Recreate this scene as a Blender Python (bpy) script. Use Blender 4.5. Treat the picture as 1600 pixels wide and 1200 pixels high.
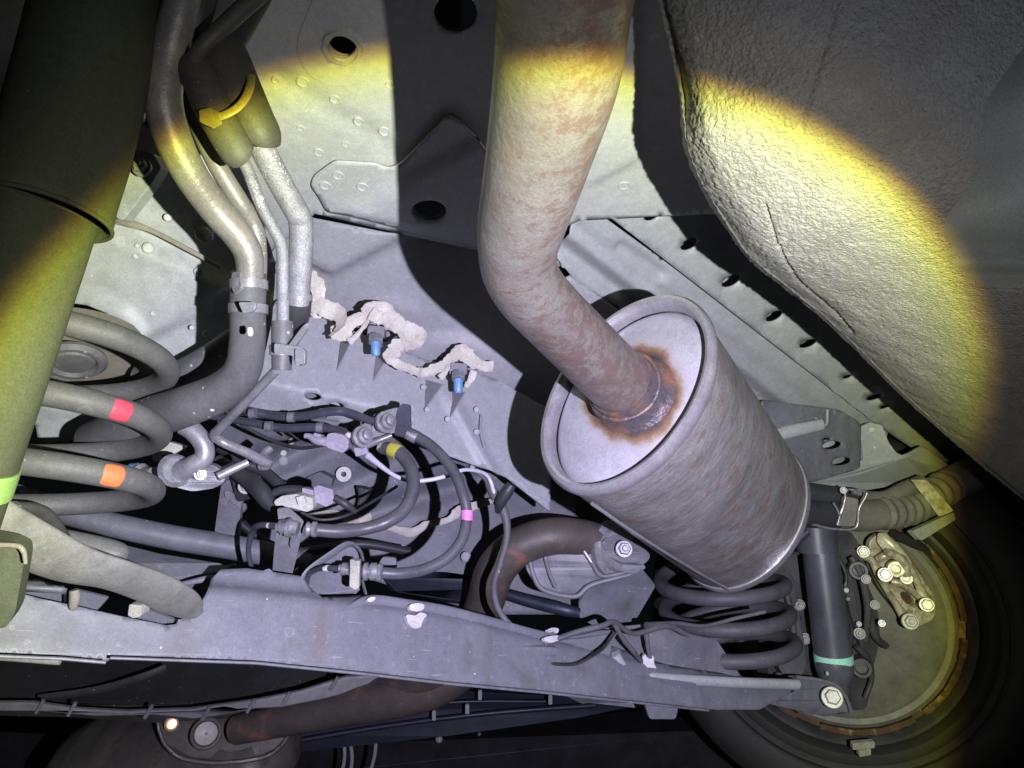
import bpy, bmesh, math, random
import numpy as np
from mathutils import Vector, Matrix, noise
from mathutils.geometry import tessellate_polygon, delaunay_2d_cdt

random.seed(7)
for o in list(bpy.data.objects):
    bpy.data.objects.remove(o)
SC = bpy.context.scene
COL = SC.collection

# ------------------------------------------------------------ camera
F = 1067.0                      # focal length in photo pixels (1600 wide)
PITCH = math.radians(25)
CZ = 0.30                       # camera height above the ground
cp, sp = math.cos(PITCH), math.sin(PITCH)
cam = bpy.data.objects.new('camera', bpy.data.cameras.new('camera'))
COL.objects.link(cam)
cam.location = (0, 0, CZ)
cam.rotation_euler = (math.radians(90) + PITCH, 0, 0)
cam.data.sensor_width = 36
cam.data.lens = 36 * F / 1600
cam.data.clip_start = 0.01
cam.data.clip_end = 200
SC.camera = cam

def c2w(x, y, z):               # right, up, forward of the view -> world direction
    return Vector((x, z * cp - y * sp, z * sp + y * cp))
def P(x, y, d):                 # a place in the car: direction seen in the photo, distance d in metres
    return Vector((0, 0, CZ)) + c2w((x - 800) / F * d, (600 - y) / F * d, d)

# ------------------------------------------------------------ world: night, almost no ambient light
w = bpy.data.worlds.new('World'); SC.world = w
w.use_nodes = True
w.node_tree.nodes['Background'].inputs[0].default_value = (0.8, 0.9, 1.0, 1)
w.node_tree.nodes['Background'].inputs[1].default_value = 0.003

# ------------------------------------------------------------ the torch held right of the camera
LX, LY, LZ = 0.096, -0.022, -0.03
EDGE = math.radians(38.2)
ld = bpy.data.lights.new('torch', 'SPOT')
ld.energy = 33.0
ld.spot_size = math.radians(170)
ld.spot_blend = 0.3
ld.shadow_soft_size = 0.0028
torch = bpy.data.objects.new('torch', ld)
COL.objects.link(torch)
torch.location = Vector((0, 0, CZ)) + c2w(LX, LY, LZ)
axis = c2w(-205, -232, 1067).normalized()
torch.rotation_euler = axis.to_track_quat('-Z', 'Y').to_euler()
ld.use_nodes = True
nt = ld.node_tree
for n in list(nt.nodes): nt.nodes.remove(n)
lo = nt.nodes.new('ShaderNodeOutputLight')
em = nt.nodes.new('ShaderNodeEmission')
tc = nt.nodes.new('ShaderNodeTexCoord')
sx = nt.nodes.new('ShaderNodeSeparateXYZ')
ab = nt.nodes.new('ShaderNodeMath'); ab.operation = 'ABSOLUTE'
ac = nt.nodes.new('ShaderNodeMath'); ac.operation = 'ARCCOSINE'
dv = nt.nodes.new('ShaderNodeMath'); dv.operation = 'DIVIDE'; dv.inputs[1].default_value = EDGE * 2
cr = nt.nodes.new('ShaderNodeValToRGB')
nt.links.new(tc.outputs['Normal'], sx.inputs[0])
nt.links.new(sx.outputs['Z'], ab.inputs[0])
nt.links.new(ab.outputs[0], ac.inputs[0])
nt.links.new(ac.outputs[0], dv.inputs[0])
nt.links.new(dv.outputs[0], cr.inputs[0])
nt.links.new(cr.outputs[0], em.inputs[0])
nt.links.new(em.outputs[0], lo.inputs[0])
BEAM = [(0.0, (.80, .755, 1.06)), (.25, (.84, .80, 1.04)), (.36, (.90, .89, .98)), (.41, (.94, .95, .86)),
        (.458, (1.0, 1.02, .74)), (.480, (1.0, 1.04, .42)), (.492, (.94, .92, .18)), (.503, (.40, .27, .08)),
        (.512, (.080, .075, .068)), (.58, (.045, .046, .052)), (.78, (.018, .020, .025)), (1.0, (.012, .013, .017))]
while len(cr.color_ramp.elements) < len(BEAM): cr.color_ramp.elements.new(0.5)
for e, (p_, c_) in zip(cr.color_ramp.elements, BEAM):
    e.position = p_
for e, (p_, c_) in zip(cr.color_ramp.elements, BEAM):
    e.color = (*c_, 1)

SC.view_settings.view_transform = 'Standard'
SC.view_settings.look = 'None'
SC.view_settings.exposure = 0
SC.view_settings.gamma = 1

# ------------------------------------------------------------ object helpers
WL = {}
def tag(o, label=None, cat=None, group=None, kind=None):
    if label: o['label'] = label
    if cat: o['category'] = cat
    if group: o['group'] = group
    if kind: o['kind'] = kind
    return o
def thing(name, label, cat, at, group=None):
    o = bpy.data.objects.new(name, None)
    o.empty_display_size = 0.02
    COL.objects.link(o)
    L = P(*at) if not isinstance(at, Vector) else at
    o.location = L; WL[o] = L.copy()
    return tag(o, label, cat, group)

def build(name, verts, faces, mat, parent=None, smooth=35, bevel=0, solid=0, loc=None):
    verts = [Vector(v) for v in verts]
    if parent is not None: L = WL[parent]
    else:
        if loc is None:
            L = Vector((0, 0, 0))
            for v in verts: L += v
            L /= max(1, len(verts))
            L.z = min(v.z for v in verts)
        else: L = loc
    me = bpy.data.meshes.new(name)
    me.from_pydata([v - L for v in verts], [], [list(f) for f in faces])
    me.validate()
    me.update()
    bm = bmesh.new(); bm.from_mesh(me)
    bmesh.ops.remove_doubles(bm, verts=bm.verts, dist=1e-6)
    if not solid: bmesh.ops.recalc_face_normals(bm, faces=bm.faces)
    bm.to_mesh(me); bm.free()
    me.materials.append(mat)
    if smooth:
        me.polygons.foreach_set('use_smooth', [True] * len(me.polygons))
        me.set_sharp_from_angle(angle=math.radians(smooth))
    o = bpy.data.objects.new(name, me)
    COL.objects.link(o)
    if parent is not None:
        o.parent = parent
    else: o.location = L
    WL[o] = L.copy()
    if solid:
        m = o.modifiers.new('solid', 'SOLIDIFY'); m.thickness = solid; m.offset = -1
    if bevel:
        m = o.modifiers.new('bevel', 'BEVEL'); m.width = bevel; m.segments = 2
        m.limit_method = 'ANGLE'; m.angle_limit = math.radians(40)
        m.harden_normals = False
    return o

def catmull(pts, n=8):
    pts = [np.array(p, float) for p in pts]
    if len(pts) < 3:
        return [pts[0] + (pts[-1] - pts[0]) * t for t in np.linspace(0, 1, n + 1)]
    out = []
    ext = [2 * pts[0] - pts[1]] + pts + [2 * pts[-1] - pts[-2]]
    for i in range(1, len(ext) - 2):
        p0, p1, p2, p3 = ext[i - 1:i + 3]
        for k in range(n):
            t = k / n
            out.append(.5 * ((2 * p1) + (-p0 + p2) * t + (2 * p0 - 5 * p1 + 4 * p2 - p3) * t * t + (-p0 + 3 * p1 - 3 * p2 + p3) * t ** 3))
    out.append(pts[-1])
    return out

def sweep(path, radii, seg=16, caps=True, flat=None, hollow=False):
    """ring sweep along 3-D points; returns verts, faces.  flat=(a,b) squashes the section"""
    path = [Vector(p) for p in path]
    n = len(path); vs = []; fs = []
    t0 = (path[1] - path[0]).normalized()
    ref = c2w(0, 0, 1)
    nrm = (ref - t0 * ref.dot(t0))
    if nrm.length < .1: nrm = t0.orthogonal()
    nrm.normalize()
    for i, p in enumerate(path):
        t = (path[min(n - 1, i + 1)] - path[max(0, i - 1)])
        if t.length < 1e-9: t = t0
        t = t.normalized()
        nrm = (nrm - t * nrm.dot(t)).normalized()
        b = t.cross(nrm)
        r = radii[i]
        fa, fb = flat if flat else (1, 1)
        for k in range(seg):
            a = 2 * math.pi * k / seg
            vs.append(p + nrm * (math.cos(a) * r * fa) + b * (math.sin(a) * r * fb))
    for i in range(n - 1):
        for k in range(seg):
            a, c = i * seg + k, i * seg + (k + 1) % seg
            fs.append((a, c, c + seg, a + seg))
    if caps:
        fs.append(tuple(range(seg))[::-1])
        fs.append(tuple((n - 1) * seg + k for k in range(seg)))
    return vs, fs

def tube(name, pts, mat, parent=None, seg=16, n=8, smooth=True, caps=True, flat=None, radii_fn=None):
    """pts: (x, y, d, r_px)"""
    q = catmull(pts, n) if smooth else [np.array(p, float) for p in pts]
    path = [P(a[0], a[1], a[2]) for a in q]
    rad = [a[3] * a[2] / F for a in q]
    if radii_fn: rad = [radii_fn(i, r) for i, r in enumerate(rad)]
    v, f = sweep(path, rad, seg, caps, flat)
    return build(name, v, f, mat, parent, smooth=45)

def plate(name, poly, mat, parent=None, th=.004, d=None, holes=(), bevel=.0006, push=None, round_=0):
    """poly: (x,y,d) or (x,y) with d; extruded away from the viewer"""
    def full(pl): return [(p[0], p[1], p[2] if len(p) > 2 else (d(p[0], p[1]) if callable(d) else d)) for p in pl]
    poly = full(poly)
    if round_: poly = rounded(poly, round_)
    loops = [poly] + [full(h) for h in holes]
    flat2 = [[Vector((p[0], p[1], 0)) for p in l] for l in loops]
    tris = tessellate_polygon(flat2)
    pts = [P(*p) for l in loops for p in l]
    # newell normal of outer loop
    nrm = Vector((0, 0, 0)); k = len(poly)
    for i in range(k):
        a, b = pts[i], pts[(i + 1) % k]
        nrm += Vector(((a.y - b.y) * (a.z + b.z), (a.z - b.z) * (a.x + b.x), (a.x - b.x) * (a.y + b.y)))
    nrm.normalize()
    view = (pts[0] - Vector((0, 0, CZ)))
    if nrm.dot(view) < 0: nrm = -nrm
    if push is not None: nrm = c2w(*push).normalized()
    N = len(pts)
    vs = pts + [p + nrm * th for p in pts]
    fs = [tuple(t) for t in tris] + [tuple(i + N for i in t)[::-1] for t in tris]
    base = 0
    for l in loops:
        m = len(l)
        for i in range(m):
            a, b = base + i, base + (i + 1) % m
            fs.append((a, b, b + N, a + N))
        base += m
    return build(name, vs, fs, mat, parent, smooth=30, bevel=bevel)

def rounded(poly, r):
    out = []
    n = len(poly)
    for i in range(n):
        a, b, c = (np.array(poly[i - 1], float), np.array(poly[i], float), np.array(poly[(i + 1) % n], float))
        la, lc = np.linalg.norm((a - b)[:2]), np.linalg.norm((c - b)[:2])
        q = min(r, la * .45, lc * .45)
        s, e = b + (a - b) * q / max(la, 1e-6), b + (c - b) * q / max(lc, 1e-6)
        for t in (0, .33, .67, 1):
            out.append(tuple((1 - t) ** 2 * s + 2 * t * (1 - t) * b + t * t * e))
    return out

def ell(cx, cy, rx, ry, ang=0, n=20):
    a = math.radians(ang)
    return [(cx + rx * math.cos(t) * math.cos(a) - ry * math.sin(t) * math.sin(a),
             cy + rx * math.cos(t) * math.sin(a) + ry * math.sin(t) * math.cos(a)) for t in [2 * math.pi * i / n for i in range(n)]]

def inv(a1, a2, a3):
    """plane through three (x,y,d): depth function"""
    A = np.array([[a[0], a[1], 1] for a in (a1, a2, a3)], float)
    s = np.linalg.solve(A, np.array([1 / a[2] for a in (a1, a2, a3)]))
    return lambda x, y: 1.0 / (s[0] * x + s[1] * y + s[2])

def inpoly(X, Y, poly):
    ins = np.zeros(X.shape, bool); n = len(poly)
    for i in range(n):
        x1, y1 = poly[i][:2]; x2, y2 = poly[(i + 1) % n][:2]
        c = ((y1 > Y) != (y2 > Y)) & (X < (x2 - x1) * (Y - y1) / ((y2 - y1) or 1e-9) + x1)
        ins ^= c
    return ins

def panel(name, outer, dfn, mat, parent=None, holes=(), step=8, relief=None, th=.002, smooth=50):
    """pressed sheet: outline, real holes and a relief (metres towards the viewer) on depth function dfn"""
    def dens(l, s):
        o = []
        for i in range(len(l)):
            a, b = l[i], l[(i + 1) % len(l)]
            k = max(1, int(math.hypot(a[0] - b[0], a[1] - b[1]) / s))
            o += [(a[0] + (b[0] - a[0]) * t / k, a[1] + (b[1] - a[1]) * t / k) for t in range(k)]
        return o
    outer = dens([p[:2] for p in outer], step * 1.5)
    hl = [list(h) for h in holes]
    xs = [p[0] for p in outer]; ys = [p[1] for p in outer]
    gx, gy = np.meshgrid(np.arange(min(xs), max(xs), step), np.arange(min(ys), max(ys), step))
    gx = gx + (np.arange(gx.shape[0]) % 2)[:, None] * step * .5
    gx, gy = gx.ravel(), gy.ravel()
    keep = inpoly(gx, gy, outer)
    for h in hl: keep &= ~inpoly(gx, gy, [((p[0] - h[0][0]) * 1 + h[0][0], p[1]) for p in h])
    pts = [Vector(p) for p in outer]; edges = [(i, (i + 1) % len(outer)) for i in range(len(outer))]
    for h in hl:
        b = len(pts); pts += [Vector(p) for p in h]
        edges += [(b + i, b + (i + 1) % len(h)) for i in range(len(h))]
    B = np.array([p[:] for p in pts])
    gx, gy = gx[keep], gy[keep]
    if len(gx):
        dm = np.full(len(gx), 1e9)
        for bpt in B: dm = np.minimum(dm, (gx - bpt[0]) ** 2 + (gy - bpt[1]) ** 2)
        kk = dm > (step * .45) ** 2
        gx, gy = gx[kk], gy[kk]
        pts += [Vector((a, b)) for a, b in zip(gx, gy)]
    v2, _, f2, _, _, _ = delaunay_2d_cdt(pts, edges, [], 0, 1e-4)
    cx = np.array([sum(v2[i][0] for i in f) / len(f) for f in f2]); cy = np.array([sum(v2[i][1] for i in f) / len(f) for f in f2])
    ok = inpoly(cx, cy, outer)
    for h in hl: ok &= ~inpoly(cx, cy, h)
    vs = []
    for v in v2:
        d = dfn(v[0], v[1])
        p = P(v[0], v[1], d)
        if relief:
            e = 2.0
            a = P(v[0] + e, v[1], dfn(v[0] + e, v[1])) - p; b = P(v[0], v[1] + e, dfn(v[0], v[1] + e)) - p
            nn = a.cross(b).normalized()
            if nn.dot(p - Vector((0, 0, CZ))) > 0: nn = -nn
            p = p + nn * relief(v[0], v[1])
        vs.append(p)
    fs = []
    for f, k in zip(f2, ok):
        if not k: continue
        a, b, c = vs[f[0]], vs[f[1]], vs[f[2]]
        if (b - a).cross(c - a).dot(a - Vector((0, 0, CZ))) > 0: f = f[::-1]
        fs.append(tuple(f))
    return build(name, vs, fs, mat, parent, smooth=smooth, solid=th)

def sstep(a, b, x):
    t = min(1, max(0, (x - a) / (b - a))); return t * t * (3 - 2 * t)
def segd(x, y, x1, y1, x2, y2):
    vx, vy = x2 - x1, y2 - y1
    t = max(0, min(1, ((x - x1) * vx + (y - y1) * vy) / (vx * vx + vy * vy)))
    return math.hypot(x - x1 - t * vx, y - y1 - t * vy)
def side(x, y, x1, y1, x2, y2):
    """signed distance to the infinite line, positive on its right-hand (screen down) side"""
    L = math.hypot(x2 - x1, y2 - y1)
    return ((x2 - x1) * (y - y1) - (y2 - y1) * (x - x1)) / L

def frame_from(axis, ref=None):
    z = axis.normalized()
    r = ref if ref is not None else c2w(0, 1, 0)
    x = (r - z * r.dot(z))
    if x.length < 1e-3: x = z.orthogonal()
    x.normalize(); y = z.cross(x)
    return x, y, z
def lathe(name, prof, origin, axis, mat, parent=None, seg=32, oval=(1, 1), ref=None, smooth=40, a0=0, a1=2 * math.pi, solid=0, cap=None):
    """prof: (radius, height along axis)"""
    x, y, z = frame_from(axis, ref)
    vs = []; fs = []; full = abs(a1 - a0 - 2 * math.pi) < 1e-6
    m = seg if full else seg + 1
    for r, h in prof:
        for k in range(m):
            a = a0 + (a1 - a0) * k / seg
            vs.append(origin + x * (math.cos(a) * r * oval[0]) + y * (math.sin(a) * r * oval[1]) + z * h)
    for i in range(len(prof) - 1):
        for k in range(seg):
            k2 = (k + 1) % m
            fs.append((i * m + k, i * m + k2, (i + 1) * m + k2, (i + 1) * m + k))
    if cap is None: cap = prof[0] != prof[-1]
    if full and cap:
        if prof[0][0] > 1e-6 and not solid: fs.append(tuple(range(m))[::-1])
        if prof[-1][0] > 1e-6 and not solid: fs.append(tuple((len(prof) - 1) * m + k for k in range(m)))
    return build(name, vs, fs, mat, parent, smooth=smooth, solid=solid)
TOC = lambda p: (Vector((0, 0, CZ)) - p).normalized()     # from a point towards the viewer
def bolt(x, y, d, r, mat, parent, axis=None, stud=.5, name='bolt', washer=1.35, hexa=True):
    """hex bolt head with washer, axis pointing out of the surface; one mesh"""
    o = P(x, y, d); R = r * d / F
    ax = (axis if axis is not None else (TOC(o) + c2w(.15, .1, 0))).normalized()
    X, Y, Z = frame_from(ax)
    vs = []; fs = []
    def ring(rad, h, seg, off=0):
        b = len(vs)
        for k in range(seg):
            a = 2 * math.pi * k / seg + off
            vs.append(o + X * math.cos(a) * rad + Y * math.sin(a) * rad + Z * h)
        return b
    def skin(b1, b2, seg):
        for k in range(seg): fs.append((b1 + k, b1 + (k + 1) % seg, b2 + (k + 1) % seg, b2 + k))
    s = 18
    a = ring(R * washer, -R * .3, s); b = ring(R * washer, .12 * R, s); c = ring(R * washer * .93, .2 * R, s)
    skin(a, b, s); skin(b, c, s); fs.append(tuple(c + k for k in range(s)))
    h = 6 if hexa else 18
    a = ring(R, .2 * R, h, .4); b = ring(R, .75 * R, h, .4); c = ring(R * .82, .92 * R, h, .4)
    skin(a, b, h); skin(b, c, h); fs.append(tuple(c + k for k in range(h)))
    if stud:
        a = ring(R * .48, .9 * R, 10); b = ring(R * .48, (.9 + stud) * R, 10); c = ring(R * .38, (1 + stud) * R, 10)
        skin(a, b, 10); skin(b, c, 10); fs.append(tuple(c + k for k in range(10)))
    return build(name, vs, fs, mat, parent, smooth=25)

# ------------------------------------------------------------ materials
def mat(name, c1, c2=None, scale=40, rough=.5, metal=0, bump=.15, bscale=300, speck=None, sthr=.12, sscale=220,
        stain=None, stscale=14, stlo=.56, sthi=.66, spec=.5, stretch=None, bdist=.001, rvar=.12, lo=.35, hi=.65, coat=0, splash=None, drip=None):
    m = bpy.data.materials.new(name); m.use_nodes = True
    n = m.node_tree; N = n.nodes; L = n.links
    b = N['Principled BSDF']
    tc = N.new('ShaderNodeTexCoord'); src = tc.outputs['Object']
    if stretch:
        mp = N.new('ShaderNodeMapping'); mp.inputs['Scale'].default_value = stretch
        L.new(src, mp.inputs[0]); src2 = mp.outputs[0]
    else: src2 = src
    def nz(s, det=6, ro=.62, so=None, dis=0):
        t = N.new('ShaderNodeTexNoise'); t.inputs['Scale'].default_value = s; t.inputs['Detail'].default_value = det
        t.inputs['Roughness'].default_value = ro; t.inputs['Distortion'].default_value = dis
        L.new(so or src, t.inputs['Vector']); return t.outputs['Fac']
    def ramp(f, p):
        r = N.new('ShaderNodeValToRGB')
        while len(r.color_ramp.elements) < len(p): r.color_ramp.elements.new(.5)
        for e, (q, c) in zip(r.color_ramp.elements, p): e.position = q
        for e, (q, c) in zip(r.color_ramp.elements, p): e.color = (*c, 1) if len(c) == 3 else c
        L.new(f, r.inputs[0]); return r.outputs[0]
    def mix(f, a, bb):
        x = N.new('ShaderNodeMix'); x.data_type = 'RGBA'
        if isinstance(f, float): x.inputs[0].default_value = f
        else: L.new(f, x.inputs[0])
        for s, v in ((x.inputs[6], a), (x.inputs[7], bb)):
            if isinstance(v, tuple): s.default_value = (*v, 1)
            else: L.new(v, s)
        return x.outputs[2]
    c2 = c2 or tuple(k * .75 for k in c1)
    col = ramp(nz(scale, so=src2), [(lo, c2), (hi, c1)])
    fine = ramp(nz(scale * 7, 3), [(.25, (.84, .84, .84)), (.75, (1.1, 1.1, 1.1))])
    mm = N.new('ShaderNodeMix'); mm.data_type = 'RGBA'; mm.blend_type = 'MULTIPLY'; mm.inputs[0].default_value = .8
    L.new(col, mm.inputs[6]); L.new(fine, mm.inputs[7]); col = mm.outputs[2]
    gr_ = N.new('ShaderNodeMix'); gr_.data_type = 'RGBA'; gr_.blend_type = 'MULTIPLY'; gr_.inputs[0].default_value = 1
    L.new(col, gr_.inputs[6]); L.new(ramp(nz(950, 3, .75), [(.32, (.80, .80, .80)), (.68, (1.16, 1.16, 1.16))]), gr_.inputs[7]); col = gr_.outputs[2]
    if stain:
        col = mix(ramp(nz(stscale, 8, .7), [(stlo, (0, 0, 0)), (sthi, (1, 1, 1))]), col, stain)
    if speck:
        v = N.new('ShaderNodeTexVoronoi'); v.inputs['Scale'].default_value = sscale; L.new(src, v.inputs['Vector'])
        r1 = ramp(v.outputs['Distance'], [(sthr * .6, (1, 1, 1)), (sthr, (0, 0, 0))])
        r2 = ramp(nz(30, 2), [(.5, (0, 0, 0)), (.62, (1, 1, 1))])
        mu = N.new('ShaderNodeMath'); mu.operation = 'MULTIPLY'; L.new(r1, mu.inputs[0]); L.new(r2, mu.inputs[1])
        col = mix(mu.outputs[0], col, speck)
    if splash:      # dried water spots and mud freckles
        for sc_, th_, am_ in ((48, .20, .55), (95, .17, .6), (27, .13, .4)):
            v = N.new('ShaderNodeTexVoronoi'); v.inputs['Scale'].default_value = sc_; v.inputs['Randomness'].default_value = 1
            wv_ = N.new('ShaderNodeVectorMath'); wv_.operation = 'ADD'; L.new(src, wv_.inputs[0])
            ns_ = N.new('ShaderNodeTexNoise'); ns_.inputs['Scale'].default_value = 160; L.new(src, ns_.inputs['Vector'])
            sc2 = N.new('ShaderNodeVectorMath'); sc2.operation = 'SCALE'; sc2.inputs['Scale'].default_value = .006; L.new(ns_.outputs['Color'], sc2.inputs[0]); L.new(sc2.outputs[0], wv_.inputs[1])
            L.new(wv_.outputs[0], v.inputs['Vector'])
            r1 = ramp(v.outputs['Distance'], [(0, (.35, .35, .35)), (th_ * .62, (.3, .3, .3)), (th_ * .85, (1, 1, 1)), (th_, (0, 0, 0))])
            r2 = ramp(nz(9 + sc_ * .1, 3), [(.46, (0, 0, 0)), (.60, (am_, am_, am_))])
            mu = N.new('ShaderNodeMath'); mu.operation = 'MULTIPLY'; L.new(r1, mu.inputs[0]); L.new(r2, mu.inputs[1])
            col = mix(mu.outputs[0], col, splash)
    if drip:
        mpd = N.new('ShaderNodeMapping'); mpd.inputs['Scale'].default_value = (38, 38, 5); L.new(src, mpd.inputs[0])
        dr_ = ramp(nz(1, 6, .65, mpd.outputs[0]), [(.53, (0, 0, 0)), (.70, (.75, .75, .75))])
        col = mix(dr_, col, drip)
        mpe = N.new('ShaderNodeMapping'); mpe.inputs['Scale'].default_value = (50, 50, 700); mpe.inputs['Rotation'].default_value = (0, .15, .1); L.new(src, mpe.inputs[0])
        sc_r = ramp(nz(1, 2, .5, mpe.outputs[0]), [(.70, (0, 0, 0)), (.76, (.5, .5, .5))])
        col = mix(sc_r, col, tuple(min(1, k * 1.9) for k in c1))
    L.new(col, b.inputs['Base Color'])
    b.inputs['Metallic'].default_value = metal
    b.inputs['Specular IOR Level'].default_value = spec
    if coat: b.inputs['Coat Weight'].default_value = coat; b.inputs['Coat Roughness'].default_value = .2
    mr = N.new('ShaderNodeMapRange'); L.new(nz(scale * 2.3, 4), mr.inputs[0])
    mr.inputs[3].default_value = max(.05, rough - rvar); mr.inputs[4].default_value = min(1, rough + rvar)
    L.new(mr.outputs[0], b.inputs['Roughness'])
    if bump:
        bu = N.new('ShaderNodeBump'); bu.inputs['Strength'].default_value = bump; bu.inputs['Distance'].default_value = bdist
        L.new(nz(bscale, 5, .6), bu.inputs['Height']); L.new(bu.outputs[0], b.inputs['Normal'])
    m['n'] = 1
    return m

M = {}
M['floor'] = mat('floor_primer', (.53, .55, .55), (.45, .47, .48), 26, .55, bump=.10, bscale=500, speck=(.62, .62, .60), sthr=.16, sscale=150,
                 stain=(.46, .44, .38), stscale=14, stlo=.52, sthi=.75, splash=(.68, .68, .66))
M['rail'] = mat('rail_primer', (.38, .40, .405), (.32, .34, .35), 24, .5, bump=.06, bscale=500, speck=(.55, .55, .52), sthr=.1, sscale=120, splash=(.52, .52, .50))
M['beam'] = mat('beam_paint', (.170, .175, .20), (.135, .14, .165), 22, .5, bump=.08, bscale=420, speck=(.55, .55, .56), sthr=.1, sscale=130,
                stain=(.105, .10, .10), stscale=22, stlo=.52, sthi=.72, stretch=(1, 1, .35), splash=(.30, .30, .31), drip=(.12, .105, .10))
M['cross'] = mat('crossmember_paint', (.31, .315, .345), (.275, .28, .305), 22, .5, bump=.05, speck=(.6, .6, .6), sthr=.08, sscale=130, splash=(.42, .42, .44))
M['back'] = mat('inner_panel_paint', (.175, .18, .21), (.125, .13, .15), 22, .55, bump=.08, speck=(.5, .5, .5), sthr=.1, sscale=110,
                stain=(.12, .12, .13), stscale=12, stlo=.58, sthi=.7, splash=(.28, .28, .29), drip=(.10, .09, .085))
M['stripe'] = mat('waxy_stripe', (.16, .165, .23), (.13, .135, .19), 30, .4, bump=.05)
M['black'] = mat('black_paint', (.035, .036, .042), (.02, .02, .024), 20, .42, bump=.1, speck=(.3, .3, .3), sthr=.08)
M['shock'] = mat('shock_black_paint', (.080, .088, .056), (.062, .068, .044), 40, .8, bump=.2, bscale=700, spec=.15, speck=(.2, .2, .12), sthr=.08, sscale=140,
                 stretch=(1, 1, .2))
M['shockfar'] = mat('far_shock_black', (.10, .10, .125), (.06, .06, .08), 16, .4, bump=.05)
M['spring'] = mat('spring_coating', (.115, .115, .112), (.088, .088, .088), 40, .6, bump=.2, bscale=600, speck=(.4, .4, .4), sthr=.1, splash=(.17, .17, .16))
M['springshade'] = mat('shaded_spring_coating', (.085, .085, .095), (.06, .06, .068), 40, .6, bump=.2, bscale=600, speck=(.3, .3, .3), sthr=.1)  # spring coating with the shade below the silencer put into its colour
M['rubber'] = mat('rubber_hose', (.13, .13, .138), (.08, .08, .086), 25, .6, bump=.15, bscale=500, speck=(.7, .7, .7), sthr=.16, sscale=110, splash=(.22, .22, .21))
M['rubberd'] = mat('dark_rubber', (.050, .052, .06), (.03, .03, .034), 25, .5, bump=.1)
M['hose'] = mat('brake_hose_rubber', (.10, .10, .115), (.07, .07, .08), 40, .4, bump=.15, bscale=700)
M['sleeve'] = mat('foam_sleeve', (.085, .085, .075), (.05, .05, .045), 30, .6, bump=.2, bscale=500, speck=(.4, .4, .35), sthr=.12)
M['alu'] = mat('dusty_aluminium', (.24, .23, .215), (.165, .155, .145), 45, .42, metal=.15, bump=.3, bscale=420, speck=(.62, .6, .6), sthr=.2, sscale=330,
               stain=(.30, .25, .20), stscale=40, stlo=.52, sthi=.75)
M['alusp'] = mat('frosted_aluminium', (.30, .30, .32), (.20, .20, .22), 160, .45, metal=.2, bump=.7, bscale=900, speck=(.75, .77, .9), sthr=.34, sscale=700)
M['zinc'] = mat('zinc_fitting', (.42, .42, .45), (.22, .22, .25), 120, .38, metal=.5, bump=.15, bscale=500)
M['zincd'] = mat('dull_zinc', (.36, .36, .39), (.24, .24, .26), 60, .4, metal=.4, bump=.15)
M['clip'] = mat('clip_steel', (.27, .27, .29), (.20, .20, .22), 60, .35, metal=.3, bump=.05)
M['white'] = mat('white_paint_mark', (.60, .60, .61), (.42, .42, .43), 90, .6, bump=.1)
M['seal'] = mat('seam_sealant', (.60, .58, .53), (.45, .42, .37), 60, .6, bump=.4, bscale=220, bdist=.002, stain=(.33, .29, .23), stscale=50, stlo=.6, sthi=.75)
M['blue'] = mat('blue_bolt', (.16, .33, .62), (.11, .23, .46), 40, .4, bump=.1)
M['red'] = mat('red_paint_mark', (.58, .055, .10), (.45, .06, .09), 60, .6, bump=.15, stain=(.30, .12, .12), stscale=90, stlo=.6, sthi=.7)
M['orange'] = mat('orange_paint_mark', (.72, .19, .06), (.55, .17, .06), 60, .6, bump=.15, stain=(.32, .22, .14), stscale=90, stlo=.56, sthi=.66)
M['pink'] = mat('pink_band', (.85, .26, .62), None, 60, .5, bump=.05)
M['yellow'] = mat('yellow_tie', (.46, .46, .09), (.38, .38, .07), 60, .4, bump=.05)
M['yband'] = mat('yellow_band', (.55, .52, .08), None, 60, .5, bump=.05)
M['mint'] = mat('mint_band', (.42, .85, .70), (.38, .78, .64), 60, .5, bump=.05)
M['green'] = mat('green_band', (.26, .42, .13), (.24, .38, .12), 60, .5, bump=.05)
M['lilac'] = mat('lilac_plastic', (.34, .32, .40), (.27, .25, .32), 60, .45, bump=.05)
M['cream'] = mat('cream_plastic', (.55, .56, .50), (.42, .43, .38), 60, .45, bump=.1)
M['cable'] = mat('pale_cable', (.62, .62, .72), (.5, .5, .6), 60, .35, bump=.05)
M['smallline'] = mat('coated_brake_line', (.075, .075, .10), (.05, .05, .07), 60, .3, bump=.05)
M['tyre'] = mat('tyre_rubber', (.030, .031, .030), (.02, .021, .02), 20, .7, bump=.2, bscale=200)
M['rust'] = mat('rusty_iron', (.13, .068, .03), (.055, .035, .02), 60, .8, bump=.5, bscale=200, stain=(.30, .24, .10), stscale=30)
M['shield'] = mat('dust_shield', (.19, .186, .16), (.12, .118, .104), 30, .55, bump=.15, stain=(.22, .16, .09), stscale=20, stlo=.58, sthi=.75)
M['knuckle'] = mat('knuckle_paint', (.085, .086, .095), (.045, .046, .052), 30, .5, bump=.25, bscale=200, speck=(.3, .3, .3), sthr=.12)
M['gold'] = mat('plated_caliper', (.80, .78, .60), (.34, .30, .19), 90, .4, metal=.3, bump=.3, bscale=150, stain=(.30, .16, .07), stscale=35, stlo=.55, sthi=.7)
M['brightbolt'] = mat('bright_plated_bolt', (.60, .60, .50), (.38, .38, .31), 60, .35, metal=.3, bump=.1)
M['dustbolt'] = mat('dusty_bolt', (.36, .36, .35), (.20, .20, .20), 50, .5, metal=.1, bump=.2)
M['boot'] = mat('dusty_bellows', (.20, .19, .16), (.12, .115, .10), 30, .75, bump=.3, bscale=300)
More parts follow.
